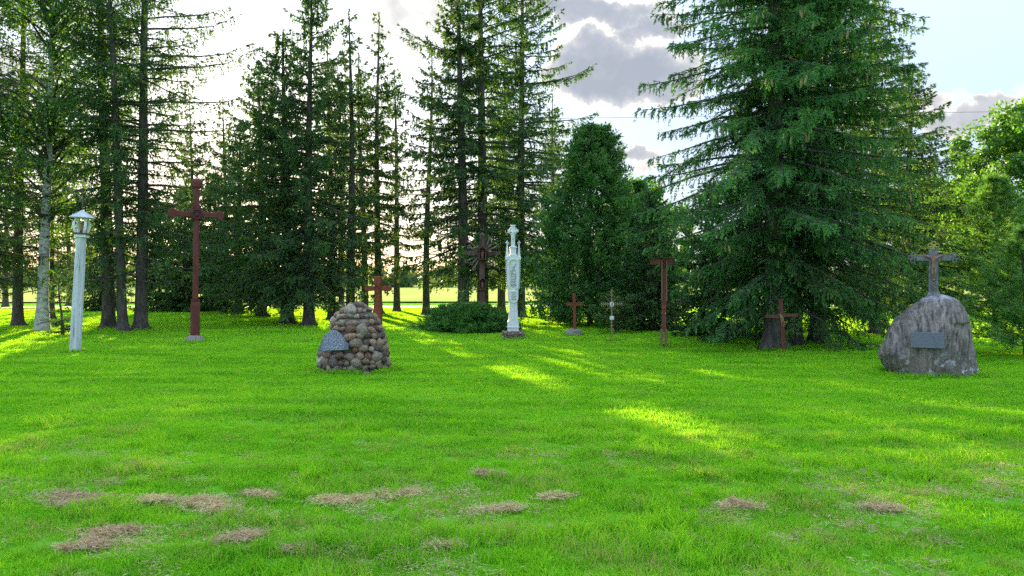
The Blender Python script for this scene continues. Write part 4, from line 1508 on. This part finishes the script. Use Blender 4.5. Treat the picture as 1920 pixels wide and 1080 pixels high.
def spiked_cross():
    g = ground(1147, 640)
    t = thing('spiked_cross', 'thin pale cross with spikes, an oval picture and a white tag', 'cross', g, R(4))
    W_ = M['tan_wood']
    b = BM()
    b.box((0, 0, 0.71), (0.035, 0.035, 1.42), bevel=0.004)
    b.build('post', W_, t)
    b = BM()
    for sx in (-1, 1):
        b.box((sx * 0.155, 0, 1.02), (0.275, 0.03, 0.032), bevel=0.004)
    b.build('crossbar', W_, t)
    b = BM()
    b.box((0, 0, 0.03), (0.30, 0.05, 0.05))
    b.build('foot', M['old_wood'], t)
    b = BM()
    b.box((0, 0.05, 0.025), (0.05, 0.28, 0.04))
    b.build('foot', M['old_wood'], t)
    def spike(p, q):
        b = BM()
        b.tube([p, q], [0.011, 0.005], 5)
        b.build('spike', W_, t)
    for z in (0.16, 0.25, 0.34, 0.43, 0.52, 0.88, 0.95, 1.16, 1.25, 1.34):
        for sx in (-1, 1):
            spike((sx * 0.016, 0, z), (sx * 0.060, 0, z + 0.028))
    for x in (0.10, 0.16, 0.22, 0.27):
        for sx in (-1, 1):
            for sz in (-1, 1):
                spike((sx * x, 0, 1.02 + sz * 0.015), (sx * (x + 0.012), 0, 1.02 + sz * 0.065))
    for sx, sz, L in ((1, -1, 0.24), (-1, 1, 0.20), (1, 1, 0.20), (-1, -1, 0.18)):
        spike((sx * 0.05, 0.004, 1.02 + sz * 0.06), (sx * 0.05 + sx * L * 0.62, 0.004, 1.02 + sz * (0.06 + L * 0.78)))
    b = BM()
    b.prism([(0.055 * math.cos(a), 1.02 + 0.07 * math.sin(a)) for a in np.linspace(0, 2 * math.pi, 18, endpoint=False)], -0.035, -0.02)
    ov = b.build('oval_plate', M['tag'], t)
    b = BM()
    b.loft([((0, -0.037, 0.975), 0.016), ((0, -0.037, 1.02), 0.020), ((0, -0.037, 1.045), 0.012)], 6, squash=0.4)
    b.ico((0, -0.037, 1.062), (0.013, 0.006, 0.016), 1, 1, 0.0)
    b.build('picture_figure', M['slate'], ov)
    b = BM()
    b.box((0, -0.027, 0.655), (0.115, 0.012, 0.10), bevel=0.003)
    b.build('name_tag', M['tag'], t)


spiked_cross()


def one_armed_cross():
    g = ground(1245, 653)
    t = thing('plank_cross', 'tall brown plank cross with a longer left arm, beside the big spruces', 'cross', g, R(-5))
    b = BM()
    b.box((0, 0, 1.26), (0.105, 0.09, 1.78), bevel=0.006)
    b.build('post', M['brown_wood'], t)
    for sx in (-1, 1):
        b = BM()
        b.box((sx * 0.0565, -0.058, 1.62), (0.026, 0.02, 0.98))
        b.build('batten', M['plank_pale'], t)
        b = BM()
        b.box((sx * 0.053, 0, 0.21), (0.048, 0.10, 0.48), bevel=0.004)
        b.build('footing_board', M['plank_pale'], t)
    b = BM()
    b.box((0, -0.052, 0.98), (0.10, 0.015, 0.10))
    b.build('patch_board', M['red_brown'], t)
    b = BM()
    for sx, L in ((-1, 0.28), (1, 0.15)):
        b.box((sx * (0.056 + L / 2), 0, 2.075), (L, 0.08, 0.145), bevel=0.006)
    b.build('crossbar', M['brown_wood'], t)
    for sx, x, L in ((-1, 0.17, 0.36), (1, 0.105, 0.22)):
        b = BM()
        b.box((sx * x, 0, 2.165), (L, 0.12, 0.022), rot=Matrix.Rotation(sx * R(4), 3, 'Y'))
        b.build('cap_board', M['old_wood'], t)
    corpus(t, (0.0, -0.095, 2.03), 0.42, M['red_dark'])
    b = BM()
    b.ico((0.03, -0.062, 0.83), (0.012, 0.006, 0.012), 1, 1, 0.0)
    b.build('metal_disc', M['tag'], t)


one_armed_cross()


def leaning_cross():
    g = ground(1471, 663)
    t = thing('leaning_cross', 'small leaning brown cross with a pale tied bundle before the trunk', 'cross', g)
    t.rotation_euler = (0, R(-4.0), R(-12))
    b = BM()
    b.box((0, 0, 0.60), (0.085, 0.065, 1.28), bevel=0.006)
    b.build('post', M['brown_wood'], t)
    b = BM()
    for sx in (-1, 1):
        b.box((sx * 0.195, 0, 0.86), (0.305, 0.055, 0.075), bevel=0.006, rot=Matrix.Rotation(R(4), 3, 'Y'))
    b.build('crossbar', M['brown_wood'], t)
    b = BM()
    for dx in (-0.03, 0.0, 0.035):
        b.tube([(-0.05, -0.035, 0.90), (dx * 0.5 - 0.01, -0.05, 0.86), (dx + 0.01, -0.05, 0.72), (dx + 0.02, -0.045, 0.62)], [0.006, 0.011, 0.008, 0.004], 5)
    b.build('straw_bundle', M['straw'], t)


leaning_cross()


# ------------------------------------------------------------------ wire across the sky
def wire():
    d = 62.0
    pts = []
    for k in range(41):
        x = -70 + 140 * k / 40
        px = 960 + x / d * F_PX
        py = 221 - 9 * (px - 1170) / 580
        z = CAM_H + (HORIZON - py) / F_PX * d
        pts.append((x, d, z))
    b = BM()
    b.tube(pts, 0.014, 4)
    o = b.build('overhead_wire', M['wire'])
    tag(o, 'single thin overhead wire crossing the sky behind the trees', 'wire')


wire()


# ------------------------------------------------------------------ dry clumps of mown grass on the lawn
def straw_clump(px, py, w, h, seed, label):
    g = ground(px, py)
    ppm = F_PX / g.y
    W_, Hh = w / ppm / 2, max(0.03, h / ppm * 0.45)
    F = Foliage(seed)
    rng = F.r
    n = int(1700 * min(2.2, W_ / 0.12))
    nl = 11
    u = np.sort(rng.uniform(-1.15, 1.15, nl))
    bend = rng.uniform(-0.9, 0.9, 3)
    lob = np.c_[u, bend[0] * u + bend[1] * np.sin(2.5 * u + bend[2] * 3) + rng.normal(0, 0.30, nl)]
    lh = rng.uniform(0.25, 1.0, nl)
    lr = rng.uniform(0.06, 0.21, nl)
    k = rng.choice(nl, n, p=lr / lr.sum())
    xy = lob[k] + rng.normal(0, 1, (n, 2)) * lr[k][:, None]
    rad2 = np.sum(((xy - lob[k]) / lr[k][:, None]) ** 2, 1)
    stray = rng.random(n) < 0.38
    xy[stray] += rng.normal(0, 0.6, (stray.sum(), 2))
    z = np.where(stray, rng.uniform(0.03, 0.06, n), 0.025 + Hh * 1.5 * lh[k] * np.exp(-rad2 * 0.7) * rng.uniform(0.3, 1.0, n))
    p = np.stack([xy[:, 0] * W_ * 0.95, xy[:, 1] * W_ * 0.6, z], -1)
    d = rng.normal(0, 1, (n, 3))
    d[:, 0] *= 1.3
    d[:, 2] *= 0.45
    F.spikes(p - unit(d) * 0.02, d, rng.uniform(0.03, 0.09, n), 0.0040, np.clip(rng.normal(0.55, 0.28, n), 0, 1))
    o = obj('dry_grass_clump', F.mesh('dry_grass_clump', M['straw']), None, g)
    tag(o, label, 'dry grass', 'dried clumps of mown grass')


CL = ((150, 938, 100, 26, 'dry clump farthest left in the upper row of mown grass'), (132, 952, 40, 16, 'small dark dry clump just under the farthest left one'),
      (292, 942, 46, 18, 'dry clump in the upper row, second from the left edge'), (385, 950, 90, 26, 'wide dry clump below the tall red cross'),
      (490, 934, 40, 14, 'small dry clump left of the big ones in front of the cairn'), (640, 950, 66, 28, 'big dry clump in front of the cairn, the left of two'),
      (735, 942, 72, 26, 'big dry clump in front of the cairn, the right of two'), (200, 1003, 76, 26, 'dry clump in the lower left corner, the upper of two'),
      (150, 1030, 70, 20, 'dry clump in the lower left corner, the lower of two'), (1042, 944, 44, 22, 'dry clump below the white column'),
      (1385, 958, 64, 34, 'tall dry clump at lower right with a grey top'), (1648, 957, 50, 16, 'small dry clump farthest right'),
      (440, 1022, 60, 16, 'flat dry clump near the bottom, right of the corner ones'), (940, 968, 56, 18, 'thin dry clump just left below the column'),
      (560, 1048, 40, 16, 'dry clump near the bottom edge below the cairn'),
      (915, 900, 36, 12, 'tiny dry clump farthest up the lawn'), (840, 1042, 40, 16, 'dark dry tuft near the bottom middle'))
for i, (px, py, w, h, lab) in enumerate(CL):
    straw_clump(px, py, w, h, 200 + i, lab)


# ------------------------------------------------------------------ grass
def tuft_mesh(name, seed, n, rad, h, w, mat, lie=0.5):
    rng = np.random.default_rng(seed)
    a = rng.uniform(0, 2 * np.pi, n)
    r = rad * np.sqrt(rng.random(n))
    base = np.stack([r * np.cos(a), r * np.sin(a), np.full(n, -0.008)], -1)
    hh = h * rng.uniform(0.45, 1.15, n)
    d = rng.normal(0, 1, (n, 2)) * lie
    ww = w * rng.uniform(0.7, 1.3, n)
    th = rng.uniform(0, 2 * np.pi, n)
    sd = np.stack([np.cos(th), np.sin(th), np.zeros(n)], -1) * (ww / 2)[:, None]
    mid = base + np.c_[d * (hh * 0.35)[:, None], hh * 0.62]
    tip = base + np.c_[d * (hh * 1.0)[:, None], hh * (1.0 - 0.12 * np.sum(d * d, 1)).clip(0.35, 1)]
    v = np.stack([base - sd, base + sd, mid + sd * 0.8, mid - sd * 0.8, tip], 1).reshape(-1, 3)
    i = 5 * np.arange(n)[:, None]
    tr = np.concatenate([i + np.array([[0, 1, 2]]), i + np.array([[0, 2, 3]]), i + np.array([[3, 2, 4]])])
    tint = np.repeat(rng.random(n), 5)
    return mesh_from(name, v, tr, mat, tint)


def straw_mesh(name, seed, n, rad, mat):
    rng = np.random.default_rng(seed)
    F = Foliage(seed)
    p = np.c_[rng.normal(0, rad * 0.6, (n, 2)), rng.uniform(0.02, 0.045, n)]
    d = np.c_[rng.normal(0, 1, (n, 2)), rng.normal(0, 0.22, n)]
    F.spikes(p, d, rng.uniform(0.02, 0.055, n), 0.0032, rng.random(n))
    return F.mesh(name, mat)


def scatter_object(name, pts, rots, scales, idx, sources, label):
    """one object whose geometry nodes set a tuft on every point"""
    me = bpy.data.meshes.new(name)
    me.vertices.add(len(pts))
    me.vertices.foreach_set('co', np.asarray(pts, np.float32).ravel())
    for nm, arr, ty in (('turn', rots, 'FLOAT'), ('size', scales, 'FLOAT'), ('pick', idx, 'INT')):
        at = me.attributes.new(nm, ty, 'POINT')
        at.data.foreach_set('value', np.asarray(arr, np.float32 if ty == 'FLOAT' else np.int32))
    o = obj(name, me)
    ng = bpy.data.node_groups.new(name + '_nodes', 'GeometryNodeTree')
    ng.interface.new_socket('Geometry', in_out='INPUT', socket_type='NodeSocketGeometry')
    ng.interface.new_socket('Geometry', in_out='OUTPUT', socket_type='NodeSocketGeometry')
    N, Lk = ng.nodes, ng.links
    gi, go = N.new('NodeGroupInput'), N.new('NodeGroupOutput')
    join = N.new('GeometryNodeJoinGeometry')
    for s in reversed(sources):
        oi = N.new('GeometryNodeObjectInfo')
        oi.inputs['Object'].default_value = s
        gt = N.new('GeometryNodeGeometryToInstance')
        Lk.new(oi.outputs['Geometry'], gt.inputs[0])
        Lk.new(gt.outputs[0], join.inputs[0])
    inst = N.new('GeometryNodeInstanceOnPoints')
    def attr(nm, ty):
        a = N.new('GeometryNodeInputNamedAttribute')
        a.data_type = ty
        a.inputs['Name'].default_value = nm
        return a.outputs['Attribute']
    cx = N.new('ShaderNodeCombineXYZ')
    Lk.new(attr('turn', 'FLOAT'), cx.inputs[2])
    m2p = N.new('GeometryNodeMeshToPoints')
    Lk.new(gi.outputs[0], m2p.inputs[0])
    Lk.new(m2p.outputs[0], inst.inputs['Points'])
    Lk.new(join.outputs[0], inst.inputs['Instance'])
    inst.inputs['Pick Instance'].default_value = True
    Lk.new(attr('pick', 'INT'), inst.inputs['Instance Index'])
    Lk.new(cx.outputs[0], inst.inputs['Rotation'])
    Lk.new(attr('size', 'FLOAT'), inst.inputs['Scale'])
    Lk.new(inst.outputs[0], go.inputs[0])
    md = o.modifiers.new('scatter', 'NODES')
    md.node_group = ng
    return tag(o, label, 'grass', kind='stuff')


def build_grass():
    rng = np.random.default_rng(2024)
    src = []
    def source(me):
        src.append(bpy.data.objects.new('tuft_source', me))
    for k in range(5):
        source(tuft_mesh('near_tuft', 10 + k, 46, 0.065, 0.062, 0.0052, M['grass'], 0.55))       # 0-4
    for k in range(2):
        source(tuft_mesh('long_tuft', 20 + k, 40, 0.055, 0.105, 0.0055, M['grass'], 0.45))       # 5-6
    for k in range(4):
        source(tuft_mesh('mid_tuft', 30 + k, 60, 0.13, 0.062, 0.0100, M['grass'], 0.6))          # 7-10
    for k in range(3):
        source(tuft_mesh('far_tuft', 40 + k, 80, 0.32, 0.075, 0.028, M['grass'], 0.7))           # 11-13
    for k in range(3):
        source(straw_mesh('straw', 50 + k, 46, 0.09, M['straw']))                                # 14-16
    P, T, S, I = [], [], [], []
    def zone(d0, d1, dens, ids, s0, s1, half=0.84, probs=None):
        # trapezoid strip of the lawn a little wider than the picture
        area = half * (d1 * d1 - d0 * d0)
        n = int(area * dens)
        d = np.sqrt(rng.uniform(d0 * d0, d1 * d1, n))
        x = rng.uniform(-half, half, n) * d
        P.append(np.stack([x, d, gz(x, d)], -1))
        T.append(rng.uniform(0, 2 * np.pi, n))
        S.append(rng.uniform(s0, s1, n))
        I.append(rng.choice(ids, n, p=probs))
    zone(2.6, 8.5, 250, [0, 1, 2, 3, 4], 0.6, 1.25)
    zone(8.5, 19, 95, [7, 8, 9, 10], 0.6, 1.25)
    zone(19, 46, 17, [11, 12, 13], 0.6, 1.2)
    p = np.concatenate(P)
    t, s, i = map(np.concatenate, (T, S, I))
    def vn(x, y, f, sd):
        return np.array([mnoise.noise(Vector((a * f + sd, b * f - sd, sd))) for a, b in zip(x, y)])
    near = p[:, 1] < 19
    nz = np.zeros(len(p))
    nz[near] = 1.2 * vn(p[near, 0] * 0.3, p[near, 1] * 1.4, 1.6, 13.0) + 0.8 * vn(p[near, 0], p[near, 1], 1.6, 3.0) + 0.6 * vn(p[near, 0], p[near, 1], 5.0, 9.0)
    s = s * np.clip(1 + 0.34 * nz, 0.45, 1.7)
    for px, py, w_, h_, lab in CL:
        g = ground(px, py)
        hw = w_ / (F_PX / g.y) / 2
        ins = ((p[:, 0] - g.x) / hw) ** 2 + ((p[:, 1] - g.y) / (hw * 0.65)) ** 2 < 1.0
        s = np.where(ins, s * 0.9, s)
    lng = (p[:, 1] < 8.5) & (nz > 0.35) & (rng.random(len(p)) < 0.45)
    i[lng] = rng.integers(5, 7, lng.sum())
    for px, py, rx, ry, n in ((663, 694, 0.72, 0.72, 150), (1744, 701, 0.98, 0.66, 150), (140, 664, 0.16, 0.16, 26), (365, 641, 0.34, 0.34, 40), (962, 636, 0.42, 0.40, 44),
                              (1471, 663, 0.10, 0.10, 14), (1245, 653, 0.16, 0.16, 18), (1147, 640, 0.22, 0.22, 14), (1076, 628, 0.32, 0.28, 24), (1452, 655, 0.55, 0.5, 60), (1534, 647, 0.45, 0.4, 40),
                              (203, 617, 0.45, 0.45, 30), (230, 622, 0.45, 0.45, 30), (263, 620, 0.45, 0.45, 30)):
        g = ground(px, py)
        a = rng.uniform(0, 2 * np.pi, n)
        k = rng.uniform(0.97, 1.12, n)
        x, y = g.x + rx * k * np.cos(a), g.y + ry * k * np.sin(a)
        p = np.concatenate([p, np.stack([x, y, gz(x, y)], -1)])
        t = np.concatenate([t, a])
        s = np.concatenate([s, rng.uniform(0.8, 1.5, n)])
        i = np.concatenate([i, rng.integers(5, 7, n)])
    scatter_object('lawn_grass', p, t, s, i, src, 'short mown bright green lawn grass')
    # thin dry mown stalks lying about the front of the lawn
    n = 5200
    d = np.sqrt(rng.uniform(2.6 ** 2, 8.6 ** 2, n))
    x = rng.uniform(-0.84, 0.84, n) * d
    m = vn(x, d, 0.9, 21.0) + 0.5 * vn(x, d, 3.2, 5.0)
    fall = np.clip((7.9 - d) / 2.0, 0, 1)
    keep = (m > 0.05) & (rng.random(n) < 0.6 * fall)
    x, d = x[keep], d[keep]
    scatter_object('mown_straw', np.stack([x, d, gz(x, d) + 0.004], -1), rng.uniform(0, 6.28, len(x)), rng.uniform(0.6, 1.2, len(x)), rng.integers(0, 3, len(x)), src[14:17],
                   'thin dry mown stalks strewn over the front lawn')


build_grass()
